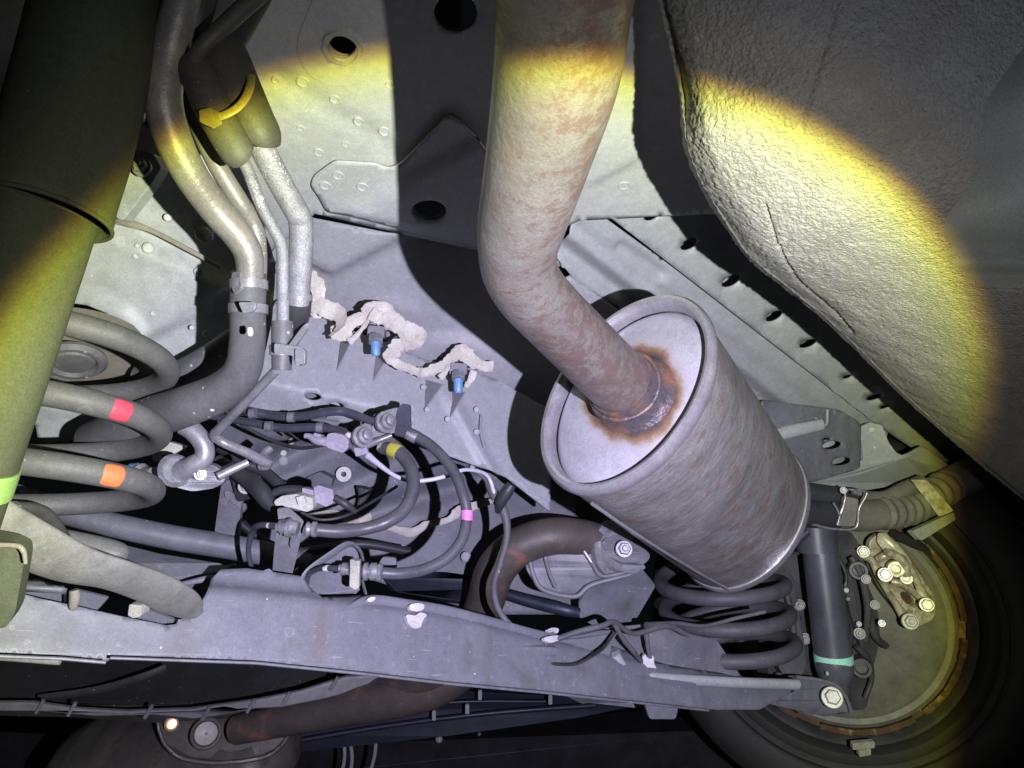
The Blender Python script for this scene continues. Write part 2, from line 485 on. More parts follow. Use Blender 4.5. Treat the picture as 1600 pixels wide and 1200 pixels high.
M['brownpipe'] = mat('brown_tail_pipe', (.12, .098, .085), (.075, .066, .062), 22, .55, metal=.2, bump=.25, bscale=160, stain=(.30, .13, .08), stscale=22, stlo=.56, sthi=.7)
M['box'] = mat('cast_bracket', (.20, .20, .225), (.13, .13, .15), 16, .5, bump=.15, speck=(.4, .4, .4), sthr=.1, splash=(.28, .28, .28), drip=(.11, .10, .10))
M['canister'] = mat('rear_silencer_steel', (.17, .16, .145), (.10, .095, .088), 14, .45, metal=.4, bump=.15, stain=(.10, .07, .05), stscale=15)
M['heat'] = mat('aluminium_heat_shield', (.30, .30, .31), (.19, .19, .20), 16, .5, metal=.3, bump=.3, bscale=60)
M['bluepanel'] = mat('blue_bumper_beam', (.022, .028, .048), (.014, .018, .03), 16, .45, bump=.1, speck=(.3, .3, .3), sthr=.08)
M['plastic'] = mat('dark_plastic_shield', (.045, .045, .045), (.03, .03, .03), 14, .55, bump=.3, bscale=90, speck=(.3, .3, .28), sthr=.14, sscale=120)
M['lobe'] = mat('smooth_liner', (.30, .33, .32), (.26, .29, .29), 6, .6, bump=.05)
M['seat'] = mat('rusty_spring_seat', (.26, .235, .19), (.20, .185, .155), 25, .7, bump=.2, stain=(.28, .22, .13), stscale=20)
M['armg'] = mat('dusty_trailing_arm', (.215, .215, .195), (.17, .172, .158), 26, .5, bump=.14, bscale=500, speck=(.3, .3, .25), sthr=.09, sscale=160,
                stain=(.12, .11, .08), stscale=12, stlo=.56, sthi=.8, splash=(.26, .26, .23), drip=(.10, .095, .085))
M['ground'] = mat('asphalt', (.05, .05, .05), (.035, .035, .035), 8, .85, bump=.6, bscale=60, bdist=.01)

def recolor_special():
    # exhaust pipe: tan steel with pink rust bloom
    m = mat('exhaust_steel', (.20, .186, .168), (.165, .152, .138), 30, .40, metal=.25, bump=.45, bscale=260, stain=(.175, .138, .122), stscale=50, stlo=.5, sthi=.7,
            speck=(.30, .28, .26), sthr=.15, sscale=300)
    M['pipe'] = m
    N = m.node_tree.nodes; L = m.node_tree.links; b = N['Principled BSDF']
    tc = N.new('ShaderNodeTexCoord'); sp_ = N.new('ShaderNodeSeparateXYZ'); L.new(tc.outputs['Object'], sp_.inputs[0])
    mr = N.new('ShaderNodeMapRange'); L.new(sp_.outputs['X'], mr.inputs[0]); mr.inputs[1].default_value = -.088; mr.inputs[2].default_value = -.048
    n1 = N.new('ShaderNodeTexNoise'); n1.inputs['Scale'].default_value = 110; n1.inputs['Detail'].default_value = 9; n1.inputs['Roughness'].default_value = .78
    L.new(tc.outputs['Object'], n1.inputs['Vector'])
    ad = N.new('ShaderNodeMath'); ad.operation = 'MULTIPLY_ADD'; ad.inputs[1].default_value = .115; L.new(mr.outputs[0], ad.inputs[0]); L.new(n1.outputs['Fac'], ad.inputs[2])
    r = N.new('ShaderNodeValToRGB'); r.color_ramp.elements[0].position = .545; r.color_ramp.elements[0].color = (0, 0, 0, 1); r.color_ramp.elements[1].position = .64
    L.new(ad.outputs[0], r.inputs[0])
    x = N.new('ShaderNodeMix'); x.data_type = 'RGBA'; L.new(r.outputs[0], x.inputs[0])
    L.new(b.inputs['Base Color'].links[0].from_socket, x.inputs[6]); x.inputs[7].default_value = (.14, .10, .083, 1); L.new(x.outputs[2], b.inputs['Base Color'])
    # muffler shell: scratches running round the barrel
    m = mat('muffler_shell', (.38, .372, .36), (.25, .246, .238), 34, .34, metal=.4, bump=.5, bscale=300, speck=(.6, .58, .55), sthr=.15, sscale=260, stain=(.27, .205, .175), stscale=60, stlo=.52, sthi=.64,
            stretch=(.8, .8, 1.5))
    N = m.node_tree.nodes; L = m.node_tree.links; b = N['Principled BSDF']
    tc = N.new('ShaderNodeTexCoord')
    mp = N.new('ShaderNodeMapping'); mp.inputs['Scale'].default_value = (45, 45, 520); mp.inputs['Rotation'].default_value = (.25, .18, 0)
    L.new(tc.outputs['Object'], mp.inputs[0])
    nz = N.new('ShaderNodeTexNoise'); nz.inputs['Scale'].default_value = 1.0; nz.inputs['Detail'].default_value = 5; nz.inputs['Distortion'].default_value = .8
    L.new(mp.outputs[0], nz.inputs['Vector'])
    r = N.new('ShaderNodeValToRGB'); r.color_ramp.elements[0].position = .615; r.color_ramp.elements[0].color = (0, 0, 0, 1)
    r.color_ramp.elements[1].position = .68; r.color_ramp.elements[1].color = (1, 1, 1, 1)
    L.new(nz.outputs['Fac'], r.inputs[0])
    n2 = N.new('ShaderNodeTexNoise'); n2.inputs['Scale'].default_value = 16; L.new(tc.outputs['Object'], n2.inputs['Vector'])
    r2 = N.new('ShaderNodeValToRGB'); r2.color_ramp.elements[0].position = .5; r2.color_ramp.elements[0].color = (0, 0, 0, 1); r2.color_ramp.elements[1].position = .6
    L.new(n2.outputs['Fac'], r2.inputs[0])
    mu = N.new('ShaderNodeMath'); mu.operation = 'MULTIPLY'; L.new(r.outputs[0], mu.inputs[0]); L.new(r2.outputs[0], mu.inputs[1])
    x = N.new('ShaderNodeMix'); x.data_type = 'RGBA'; L.new(mu.outputs[0], x.inputs[0])
    old = b.inputs['Base Color'].links[0].from_socket
    L.new(old, x.inputs[6]); x.inputs[7].default_value = (.42, .38, .36, 1); L.new(x.outputs[2], b.inputs['Base Color'])
    mp2 = N.new('ShaderNodeMapping'); mp2.inputs['Scale'].default_value = (26, 26, 150); mp2.inputs['Rotation'].default_value = (-.2, .25, 0); mp2.inputs['Location'].default_value = (3, 5, 2)
    L.new(tc.outputs['Object'], mp2.inputs[0])
    n3 = N.new('ShaderNodeTexNoise'); n3.inputs['Scale'].default_value = 1.0; n3.inputs['Detail'].default_value = 7; n3.inputs['Roughness'].default_value = .7; n3.inputs['Distortion'].default_value = 2.2
    L.new(mp2.outputs[0], n3.inputs['Vector'])
    r3 = N.new('ShaderNodeValToRGB'); r3.color_ramp.elements[0].position = .40; r3.color_ramp.elements[0].color = (.42, .40, .38, 1); r3.color_ramp.elements[1].position = .60; r3.color_ramp.elements[1].color = (1.1, 1.1, 1.1, 1)
    L.new(n3.outputs['Fac'], r3.inputs[0])
    x2 = N.new('ShaderNodeMix'); x2.data_type = 'RGBA'; x2.blend_type = 'MULTIPLY'; x2.inputs[0].default_value = .42
    L.new(x.outputs[2], x2.inputs[6]); L.new(r3.outputs[0], x2.inputs[7]); L.new(x2.outputs[2], b.inputs['Base Color'])
    M['shell'] = m
    # end cap: pale steel with a rust ring about the inlet (object origin = inlet centre)
    m = mat('muffler_cap', (.46, .45, .50), (.36, .355, .40), 30, .42, metal=.3, bump=.15, bscale=260)
    N = m.node_tree.nodes; L = m.node_tree.links; b = N['Principled BSDF']
    tc = N.new('ShaderNodeTexCoord')
    ln = N.new('ShaderNodeVectorMath'); ln.operation = 'LENGTH'; L.new(tc.outputs['Object'], ln.inputs[0])
    nz = N.new('ShaderNodeTexNoise'); nz.inputs['Scale'].default_value = 60; nz.inputs['Detail'].default_value = 7; nz.inputs['Roughness'].default_value = .7
    L.new(tc.outputs['Object'], nz.inputs['Vector'])
    ma = N.new('ShaderNodeMath'); ma.operation = 'MULTIPLY_ADD'; ma.inputs[1].default_value = .016; L.new(nz.outputs['Fac'], ma.inputs[0]); L.new(ln.outputs['Value'], ma.inputs[2])
    r = N.new('ShaderNodeValToRGB')
    st = [(.0, (.16, .11, .10)), (.036 * 10, (.15, .10, .09)), (.0405 * 10, (.07, .068, .085)), (.0435 * 10, (.14, .085, .06)), (.0465 * 10, (.26, .17, .11)), (.051 * 10, (.40, .37, .37)), (.060 * 10, (.46, .45, .50))]
    nl = N.new('ShaderNodeTexNoise'); nl.inputs['Scale'].default_value = 17; nl.inputs['Detail'].default_value = 3; L.new(tc.outputs['Object'], nl.inputs['Vector'])
    ma2 = N.new('ShaderNodeMath'); ma2.operation = 'MULTIPLY_ADD'; ma2.inputs[1].default_value = .026; L.new(nl.outputs['Fac'], ma2.inputs[0]); L.new(ma.outputs[0], ma2.inputs[2])
    ma3 = N.new('ShaderNodeMath'); ma3.operation = 'SUBTRACT'; ma3.inputs[1].default_value = .013; L.new(ma2.outputs[0], ma3.inputs[0]); ma = ma3
    mul = N.new('ShaderNodeMath'); mul.operation = 'MULTIPLY'; mul.inputs[1].default_value = 10; L.new(ma.outputs[0], mul.inputs[0])
    while len(r.color_ramp.elements) < len(st): r.color_ramp.elements.new(.5)
    for e, (q, c) in zip(r.color_ramp.elements, st): e.position = q
    for e, (q, c) in zip(r.color_ramp.elements, st): e.color = (*c, 1)
    L.new(mul.outputs[0], r.inputs[0])
    f = N.new('ShaderNodeMapRange'); L.new(ma.outputs[0], f.inputs[0]); f.inputs[1].default_value = .048; f.inputs[2].default_value = .058
    f.inputs[3].default_value = 1; f.inputs[4].default_value = 0
    x = N.new('ShaderNodeMix'); x.data_type = 'RGBA'; L.new(f.outputs[0], x.inputs[0])
    old = b.inputs['Base Color'].links[0].from_socket
    L.new(old, x.inputs[6]); L.new(r.outputs[0], x.inputs[7]); L.new(x.outputs[2], b.inputs['Base Color'])
    M['cap'] = m
    M['rim'] = mat('muffler_rim', (.48, .47, .50), (.36, .35, .37), 50, .28, metal=.6, bump=.15, bscale=260, stain=(.36, .28, .24), stscale=25, stlo=.6, sthi=.75)
    M['weld'] = mat('rusty_weld', (.17, .125, .115), (.085, .08, .10), 40, .4, metal=.4, bump=.7, bscale=180, bdist=.002, stain=(.26, .14, .09), stscale=50, stlo=.5, sthi=.62, speck=(.4, .33, .3), sthr=.16, sscale=260)
    # tank skin
    M['tank'] = mat('stippled_tank_skin', (.33, .328, .318), (.28, .278, .27), 30, .5, bump=1.0, bscale=620, bdist=.0022, stain=(.27, .25, .225), stscale=20, stlo=.52, sthi=.75)
recolor_special()

#====================================================================== THE SETTING
g = []
build('ground', [(-60, -60, 0), (60, -60, 0), (60, 60, 0), (-60, 60, 0)], [(0, 1, 2, 3)], M['ground'], loc=Vector((0, 0, 0)))['kind'] = 'structure'

#====================================================================== CAR BODY
body = thing('car_body', 'grey primed underside of the car body that everything hangs from', 'car body', (600, 200, .5))
hz = lambda x, y: .40 / (.4226 + (600 - y) * 8.494e-4)
def floor_relief(x, y):
    h = 0
    # broad shallow crease running down right, and a lower embossed tray
    h -= .0022 * sstep(26, 0, segd(x, y, 430, 120, 640, 250))
    h += .0030 * sstep(14, 0, segd(x, y, 560, 330, 640, 285))
    # rounded collar of the plug hole
    r = math.hypot((x - 535) / 30, (y - 72) / 26)
    h += .0035 * sstep(1.25, .95, r)
    # round pressing right of the exhaust pipe
    h += .0025 * sstep(40, 30, abs(x - 905) + .6 * abs(y - 175)) 
    h += .004 * (1 if (side(x, y, 905, 302, 1005, 250) < 0 and x < 1003) else 0) * sstep(0, 12, min(-side(x, y, 905, 302, 1005, 250), 1003 - x)) * sstep(880, 930, x)
    h += .0004 * noise.noise(Vector((x * .012, y * .012, 3)))
    return h
fp = panel('floor_panel', [(-160, -160), (1120, -160), (1130, 120), (1200, 330), (905, 345), (790, 400), (637, 368), (492, 334), (400, 420), (250, 330), (80, 300), (-160, 330)],
           hz, M['floor'], body, holes=[ell(535, 68, 24, 20), ell(671, 321, 27, 18), ell(712, 20, 34, 30)], step=9, relief=floor_relief, th=.003)
# rubber plug ring sitting in the hole
def ring_on(name, cx, cy, d, r1, r2, h, mt, par, ax=None, seg=32):
    o = P(cx, cy, d); a = ax if ax is not None else Vector((0, 0, -1))
    s = d / F
    return lathe(name, [(r1 * s, -.004), (r1 * s, h * .6), (r1 * s * 1.03, h), (r2 * s * .97, h), (r2 * s, h * .6), (r2 * s, -.004), (r1 * s, -.004)], o, a, mt, par, seg)
ring_on('hole_grommet', 536, 71, hz(0, 71), 23, 31, .004, M['cream'], fp)
ring_on('hole_grommet', 536, 71, hz(0, 71) + .001, 30, 36, .002, M['floor'], fp)
# roof of the cavity above the hole
build('cavity_panel', [P(420, 0, .56), P(720, 0, .56), P(720, 160, .60), P(420, 160, .60)], [(0, 1, 2, 3)], M['floor'], body, solid=.002)
# stamped circles, each a low disc
def stamp(cx, cy, r, par=fp, dfn=hz, mt=None, nax=None):
    d = dfn(cx, cy); s = r * d / F
    return lathe('pressed_circle', [(s, -.002), (s, .0003), (s * .93, .0008), (s * .82, .0008), (s * .76, .0003), (s * .74, -.0002), (0, -.0002)], P(cx, cy, d), nax or Vector((0, 0, -1)), mt or M['floor'], par, 20)
for cx, cy, r in [(507, 105, 10), (473, 128, 10), (598, 82, 10), (523, 285, 9), (600, 205, 9), (508, 289, 9), (560, 190, 8), (523, 155, 8), (498, 238, 8), (575, 258, 6), (430, 125, 6),
                  (968, 105, 8), (975, 290, 9), (610, 132, 8), (470, 200, 6), (540, 225, 6)]:
    stamp(cx, cy, r)
# overlap seam drawn round the plug: a raised doubler sheet
doub = [(505, -40), (468, 50), (463, 75), (470, 100), (485, 120), (510, 133), (545, 137), (590, 118), (660, 60), (700, -40)]
def dplate(name, poly, dfn, mt, par, lift, th=.002, holes=(), r=8):
    pts = rounded([(p[0], p[1], 0) for p in poly], r) if r else poly
    return plate(name, [(p[0], p[1], dfn(p[0], p[1]) - lift) for p in pts], mt, par, th=th, holes=[[(q[0], q[1], dfn(q[0], q[1]) - lift) for q in h] for h in holes])
dplate('doubler_sheet', doub, hz, M['floor'], body, .0012, th=.0014, holes=[ell(535, 68, 25, 21)])
# bracket foot at the panel edge with a torn notch
tray = [(485, 290), (490, 276), (523, 252), (588, 256), (605, 264), (625, 258), (700, 180), (716, 190), (760, 225), (770, 300), (800, 395), (640, 362), (545, 338), (510, 332), (500, 312)]
def tray_relief(x, y):
    return .006 * sstep(0, 22, side(x, y, 510, 335, 640, 262)) * sstep(0, 18, -side(x, y, 500, 330, 640, 360))
tr = panel('reinforcement_tray', rounded([(p[0], p[1], 0) for p in tray], 8), lambda x, y: hz(x, y) - .008, M['floor'], body, holes=[ell(671, 321, 27, 17)], step=7, relief=tray_relief, th=.002)
for cx, cy in [(528, 274), (508, 290), (566, 292)]: stamp(cx, cy, 9, tr, lambda x, y: hz(x, y) - .0085)

# ---- sloping inner panel below the seam
bd = inv((600, 365, .655), (600, 580, .73), (1000, 400, .68))
def b_relief(x, y):
    h = 0
    # rounded embossed tray with its lower corner near (525, 435)
    a = side(x, y, 500, 350, 490, 420); bq = -side(x, y, 515, 437, 640, 372)
    q = min(x - 470, -side(x, y, 480, 415, 525, 437) , bq)
    h += .016 * sstep(0, 18, q)
    r = math.hypot((x - 700) / 110, (y - 590) / 70); h += .006 * sstep(1.0, .85, r)
    r = math.hypot((x - 600) / 70, (y - 500) / 42); h += .003 * sstep(1.0, .7, r)
    h += .006 * sstep(30, 0, segd(x, y, 860, 330, 1130, 520))
    return h
bp = panel('sloping_panel', [(420, 400), (480, 330), (640, 362), (800, 385), (872, 392), (905, 440), (1000, 510), (1200, 655), (1190, 800), (1000, 720), (790, 720), (780, 600), (660, 590), (560, 510), (470, 520), (420, 520)],
           bd, M['cross'], body, holes=[ell(881, 424, 16, 10, -20)], step=10, relief=b_relief, th=.002)
build('cavity_panel', [P(840, 380, .75), P(930, 380, .75), P(930, 470, .77), P(840, 470, .77)], [(0, 1, 2, 3)], M['cross'], body, solid=.002)

# ---- left rail: where the spring seats
rd = inv((150, 250, .50), (150, 600, .56), (450, 400, .55))
def r_relief(x, y):
    h = 0
    h += .008 * sstep(0, 30, side(x, y, 190, 345, 345, 415))
    h -= .010 * sstep(0, 14, side(x, y, 218, 520, 330, 455)) 
    h += .007 * sstep(14, 0, segd(x, y, 225, 528, 322, 478))
    r = math.hypot((x - 112) / 106, (y - 550) / 84); h += .004 * sstep(1.35, 1.05, r)
    h += .0012 * noise.noise(Vector((x * .03, y * .03, 1)))
    return h
rp = panel('spring_rail', rounded([(60, 240, 0), (215, 190, 0), (300, 215, 0), (400, 330, 0), (428, 400, 0), (425, 500, 0), (405, 590, 0), (340, 640, 0), (60, 700, 0), (20, 500, 0)], 12),
           rd, M['rail'], body, holes=[ell(112, 550, 106, 84)], step=7, relief=r_relief, th=.002)
nrl = TOC(P(250, 400, .53))
for cx, cy, r in [(232, 388, 9), (262, 340, 6), (310, 425, 7), (240, 490, 5), (322, 522, 5), (300, 512, 4), (213, 400, 5), (215, 384, 4), (292, 290, 5)]:
    stamp(cx, cy, r, rp, lambda x, y: rd(x, y) - .008, M['rail'], nrl)
# spring seat: stepped rings
so = P(112, 560, .545)
sax = (P(112, 560, .545) - P(100, 720, .50)).normalized()
lathe('spring_seat', [(.066, .012), (.062, .004), (.060, -.004), (.056, -.006), (.055, .002), (.050, .004), (.048, -.002), (.044, -.002), (.042, .008), (.002, .010)], so, -sax, M['seat'], rp, 48)
lathe('bump_stop', [(.021, .0), (.022, .003), (.019, .006), (.016, .006), (.014, .003), (.012, .005), (.002, .005)], P(115, 560, .50), -sax, M['rubber'], rp, 32)
# bolts on the rail
plate('bolt_pad', rounded([(299, 344, .512), (312, 342, .512), (332, 355, .514), (331, 374, .514), (303, 370, .512)], 3), M['rail'], rp, th=.004)
bolt(318, 365, .508, 9, M['dustbolt'], rp, hexa=False)
plate('edge_tab', rounded([(212, 232, .485), (240, 240, .485), (252, 262, .487), (238, 285, .487), (192, 345, .49), (180, 340, .49), (196, 290, .49)], 5), M['rail'], rp, th=.01)
bolt(222, 262, .475, 11, M['dustbolt'], rp, axis=TOC(P(222, 262, .475)) + c2w(-.5, .5, 0))
tube('seam_ridge', [(180, 345, .505, 5), (205, 350, .503, 6), (240, 362, .506, 4), (300, 393, .515, 4), (345, 418, .525, 3)], M['seat'], rp, flat=(.5, 1))

# ---- right-hand side: rail flange with holes
cd = inv((905, 302, .60), (1370, 662, .92), (1300, 300, .66))
holesC = [(1018, 335, 14, 8, -25), (1076, 381, 15, 8, -25), (1142, 438, 17, 8, -25), (1209, 493, 15, 7, -25), (1262, 536, 15, 6, -18), (1323, 588, 8, 3, -15), (1365, 620, 13, 4.5, -16), (1382, 635, 9, 3, -16)]
cf = panel('rail_flange', [(906, 302), (960, 274), (1005, 245), (990, 150), (985, 60), (1300, 60), (1750, 500), (1750, 900), (1590, 815), (1500, 760), (1425, 700), (1372, 664), (1200, 531), (1050, 414)],
           cd, M['rail'], body, holes=[ell(*h[:4], h[4], 16) for h in holesC], step=11, relief=lambda x, y: .002 * sstep(60, 0, abs(side(x, y, 960, 330, 1450, 690))), th=.003)
for h in holesC: pass
build('cavity_panel', [P(960, 330, cd(960, 330) + .075), P(1060, 290, cd(1060, 290) + .075), P(1460, 610, cd(1460, 610) + .10), P(1350, 660, cd(1350, 660) + .10)], [(0, 1, 2, 3)], M['rail'], body, solid=.002)
stamp(993, 314, 8, cf, lambda x, y: cd(x, y) - .001, M['rail'])
# channel side below the flange seam
dd = inv((905, 310, .64), (1370, 665, .97), (1090, 560, .80))
def d_relief(x, y):
    s = side(x, y, 905, 306, 1370, 662)
    h = .020 * sstep(82, 50, s) + .006 * sstep(22, 0, abs(s - 98)) - .004 * sstep(20, 0, abs(s - 40))
    h -= .006 * sstep(16, 0, segd(x, y, 960, 375, 1020, 415))
    return h
cs = panel('rail_side', [(895, 300), (1100, 450), (1372, 662), (1360, 720), (1340, 735), (1190, 650), (1000, 500), (900, 440), (868, 400)], dd, M['rail'], body, step=5, relief=d_relief, th=.003)
for x, y in [(964, 386), (1012, 424)]: stamp(x, y, 6, cs, lambda a, b: dd(a, b) - .012, M['rail'])
# box end right of the muffler
ed = inv((1200, 640, .86), (1340, 760, .90), (1380, 680, .92))
eb = panel('cross_rail_box', rounded([(1180, 625, 0), (1300, 640, 0), (1345, 668, 0), (1352, 718, 0), (1340, 730, 0), (1262, 752, 0), (1180, 760, 0)], 6), ed, M['back'], body,
           holes=[ell(1289, 695, 15, 6, -8), ell(1304, 720, 15, 6, -8), ell(1281, 686, 6, 2.5, -8)], step=7, relief=lambda x, y: .012 * sstep(0, 20, 1350 - x), th=.003)
build('cavity_panel', [P(1250, 670, .94), P(1330, 670, .94), P(1330, 740, .94), P(1250, 740, .94)], [(0, 1, 2, 3)], M['rail'], body, solid=.002)
tube('bracket_bar', [(1195, 683, .85, 12), (1285, 663, .86, 9)], M['rail'], body, flat=(.6, 1), smooth=False)
tube('flange_lip', [(1205, 661, .86, 2.2), (1245, 650, .865, 2.2), (1270, 652, .87, 2.2), (1290, 664, .872, 2.2), (1293, 640, .875, 2)], M['rail'], body, seg=8)
plate('joint_plate', rounded([(1343, 668, .90), (1358, 660, .90), (1378, 664, .90), (1388, 690, .90), (1400, 707, .90), (1418, 715, .90), (1340, 742, .89), (1262, 756, .87), (1258, 750, .87), (1335, 727, .89), (1350, 717, .89)], 4), M['rail'], body, th=.006)
plate('sill_flange', rounded([(1262, 756, .87), (1420, 714, .90), (1446, 700, .92), (1500, 740, .98), (1570, 790, 1.05), (1450, 745, .98), (1420, 755, .95), (1300, 775, .90), (1262, 775, .88)], 5), M['rail'], body, th=.006)
for x, y in [(1362, 671), (1363, 700)]: stamp(x, y, 5, body, lambda a, b: .897, M['rail'], TOC(P(1362, 671, .9)))

# ---- middle crossmember with gussets
ec = inv((400, 500, .655), (400, 640, .635), (760, 620, .715))
def e_relief(x, y):
    h = 0
    h -= .0005 * max(0, side(x, y, 330, 580, 640, 650)) if x < 640 else 0
    h += .004 * sstep(14, 0, abs(side(x, y, 690, 600, 750, 705))) * sstep(600, 630, y)
    return h
cm = panel('crossmember', rounded([(330, 600, 0), (400, 560, 0), (430, 470, 0), (480, 450, 0), (520, 505, 0), (600, 535, 0), (660, 560, 0), (770, 590, 0), (860, 640, 0), (860, 800, 0), (790, 745, 0), (646, 692, 0), (640, 680, 0), (600, 668, 0), (500, 650, 0), (400, 640, 0), (330, 640, 0)], 5),
           ec, M['cross'], body, holes=[ell(489, 619, 13, 5.5, 8), ell(526, 633, 12, 5, 8)], step=7, relief=e_relief, th=.003)
build('cavity_panel', [P(450, 590, .70), P(580, 600, .70), P(580, 670, .70), P(450, 660, .70)], [(0, 1, 2, 3)], M['cross'], body, solid=.002)
for A1, A2, A3 in [((525, 531), (547, 522), (514, 592)), ((578, 550), (618, 524), (564, 613)), ((656, 591), (682, 598), (652, 641)), ((699, 609), (719, 612), (693, 657))]:
    A2, A3 = [(A1[0] + (q_[0] - A1[0]) * 1.35, A1[1] + (q_[1] - A1[1]) * 1.3) for q_ in (A2, A3)]
    g0 = ec(*A1)
    plate('gusset', [(A1[0], A1[1], g0 + .012), (A2[0], A2[1], g0 - .028), (A3[0], A3[1], g0 + .004)], M['cross'], cm, th=.0015, bevel=.0003)
# pressed outline of the wall: raised beads
for pts in ([(752, 648), (751, 675), (757, 700)],):
    tube('pressed_bead', [(x, y, ec(x, y) - .006, 2.2) for x, y in pts], M['cross'], cm, seg=8)
for x, y in [(662, 605), (700, 655), (745, 640), (745, 675), (668, 640)]: stamp(x, y, 5, cm, lambda a, b: ec(a, b) - .007, M['cross'], TOC(P(700, 640, .66)))
# blue bolts hanging under clamps
for bx, by, d in [(587, 520, .635), (716, 578, .67)]:
    w_ = plate('bolt_clamp', rounded([(bx - 12, by - 12, d), (bx + 14, by - 10, d), (bx + 13, by + 8, d), (bx - 14, by + 8, d)], 4), M['box'], cm, th=.012)
    tube('bolt_shank', [(bx, by + 2, d - .004, 7.5), (bx, by + 10, d - .006, 7.5), (bx, by + 33, d - .010, 7.2), (bx, by + 36, d - .010, 5.5)], M['blue'], cm, smooth=False)
    lathe('bolt_nut', [(.0070, 0), (.0072, .006), (.006, .007)], P(bx, by + 6, d - .005), P(bx, by + 6, d - .005) - P(bx, by - 6, d), M['zincd'], cm, 6, smooth=20)

# ---- sealant bead, smeared by hand along the joint
def lumpy(pts, seed, par=body, seg=14, amp=.35, name='sealant_bead'):
    q = catmull(pts, 10)
    path = [P(a[0], a[1], a[2]) for a in q]; rad = []
    for i, a in enumerate(q): rad.append(a[3] * a[2] / F * (1 + amp * noise.noise(Vector((i * .35, seed, 0)))))
    v, f = sweep(path, [r * 1.05 for r in rad], 26, True, (.17, 1.08))
    n_ = len(path); v2 = []
    for i, p in enumerate(v):
        k = i % 26; row = i // 26
        cr_ = noise.noise(Vector((k * .9, row * .16, seed * 3.1)))      # creases that run along the smear
        v2.append(p + (p - path[min(row, n_ - 1)]) * (.24 * cr_) + c2w(*(noise.noise_vector(p * 70 + Vector((seed, 0, 0))))) * .0007)
    v = v2
    return build(name, v, f, M['seal'], par, smooth=60)
lumpy([(482, 428, .60, 8), (495, 450, .60, 12), (490, 470, .60, 14), (508, 482, .60, 12), (530, 492, .61, 11), (532, 508, .62, 9), (520, 522, .63, 8)], 1)
lumpy([(485, 470, .61, 9), (492, 490, .61, 6), (502, 496, .61, 2)], 2)
lumpy([(517, 520, .63, 9), (535, 518, .63, 12), (548, 505, .63, 9), (570, 493, .63, 8), (578, 482, .63, 9), (600, 483, .63, 10), (608, 497, .635, 13), (622, 508, .64, 12), (640, 518, .64, 12), (656, 524, .645, 10), (650, 535, .645, 8), (628, 538, .645, 10), (615, 550, .645, 10), (606, 560, .645, 6), (625, 570, .65, 6), (650, 580, .66, 6), (665, 582, .66, 7), (690, 572, .67, 7), (705, 560, .675, 8), (722, 550, .68, 10), (735, 562, .68, 9), (755, 572, .685, 7), (770, 573, .69, 7)], 3)
lumpy([(545, 535, .625, 5), (560, 520, .625, 3), (575, 500, .63, 3)], 4)
lumpy([(578, 490, .625, 8), (590, 496, .625, 9), (606, 500, .63, 6)], 5)
lumpy([(740, 580, .68, 5), (735, 595, .68, 4), (728, 605, .68, 3)], 6)
lumpy([(688, 590, .67, 5), (697, 580, .67, 3), (706, 565, .675, 3)], 8)

# ---- inner panels behind the hoses
fd = inv((400, 640, .80), (400, 900, .74), (760, 750, .84))
def f_relief(x, y):
    h = .012 * sstep(0, 26, -side(x, y, 430, 760, 620, 650) ) * sstep(0, 30, side(x, y, 380, 700, 600, 640))
    h += .010 * sstep(28, 0, segd(x, y, 560, 810, 790, 735))
    h += .006 * sstep(24, 0, segd(x, y, 520, 770, 660, 700))
    h += .001 * noise.noise(Vector((x * .02, y * .02, 9)))
    return h
ip = panel('pressed_panel', [(340, 600), (560, 630), (660, 640), (900, 720), (900, 850), (1000, 860), (1000, 960), (760, 960), (560, 900), (470, 890), (340, 860)],
           fd, M['back'], body, step=9, relief=f_relief, th=.003)
ring_on('drain_plug', 537, 741, fd(537, 741) - .012, 4, 12, .004, M['cream'], ip, TOC(P(537, 741, .8)))
for x, y, r in [(443, 708, 5), (443, 720, 8), (455, 690, 5), (738, 730, 4), (776, 743, 4), (728, 870, 8)]:
    stamp(x, y, r, ip, lambda a, b: fd(a, b) - .013, M['white'] if r < 6 else M['cross'], TOC(P(540, 740, .8)))
lumpy([(470, 800, .775, 5), (520, 803, .77, 5), (560, 812, .77, 7), (580, 806, .775, 4)], 11, ip)
lumpy([(605, 822, .78, 4), (640, 832, .78, 6), (668, 820, .78, 5), (700, 812, .785, 4), (720, 798, .79, 7), (750, 788, .79, 5), (780, 780, .80, 3)], 12, ip)
tube('drain_boot', [(558, 798, .765, 4), (564, 785, .765, 5), (568, 772, .765, 9), (570, 762, .765, 13)], M['rubber'], ip)
plate('wiring_clip_base', [(480, 745, .78), (500, 737, .78), (520, 748, .78), (516, 765, .78), (476, 762, .78)], M['back'], ip, th=.02)

# ---- cross tubes seen through the gap behind the spring
tube('cross_tube', [(-60, 740, .56, 16), (100, 800, .58, 18), (250, 836, .60, 19), (380, 858, .63, 19), (480, 880, .66, 17)], M['back'], body)
plate('stay_plate', rounded([(345, 760, .62), (352, 745, .62), (378, 770, .62), (372, 838, .62), (335, 832, .62)], 4), M['beam'], body, th=.006)
plate('stay_tip', rounded([(350, 768, .615), (358, 766, .615), (378, 780, .615), (376, 795, .615), (352, 778, .615)], 3), M['zinc'], body, th=.003)

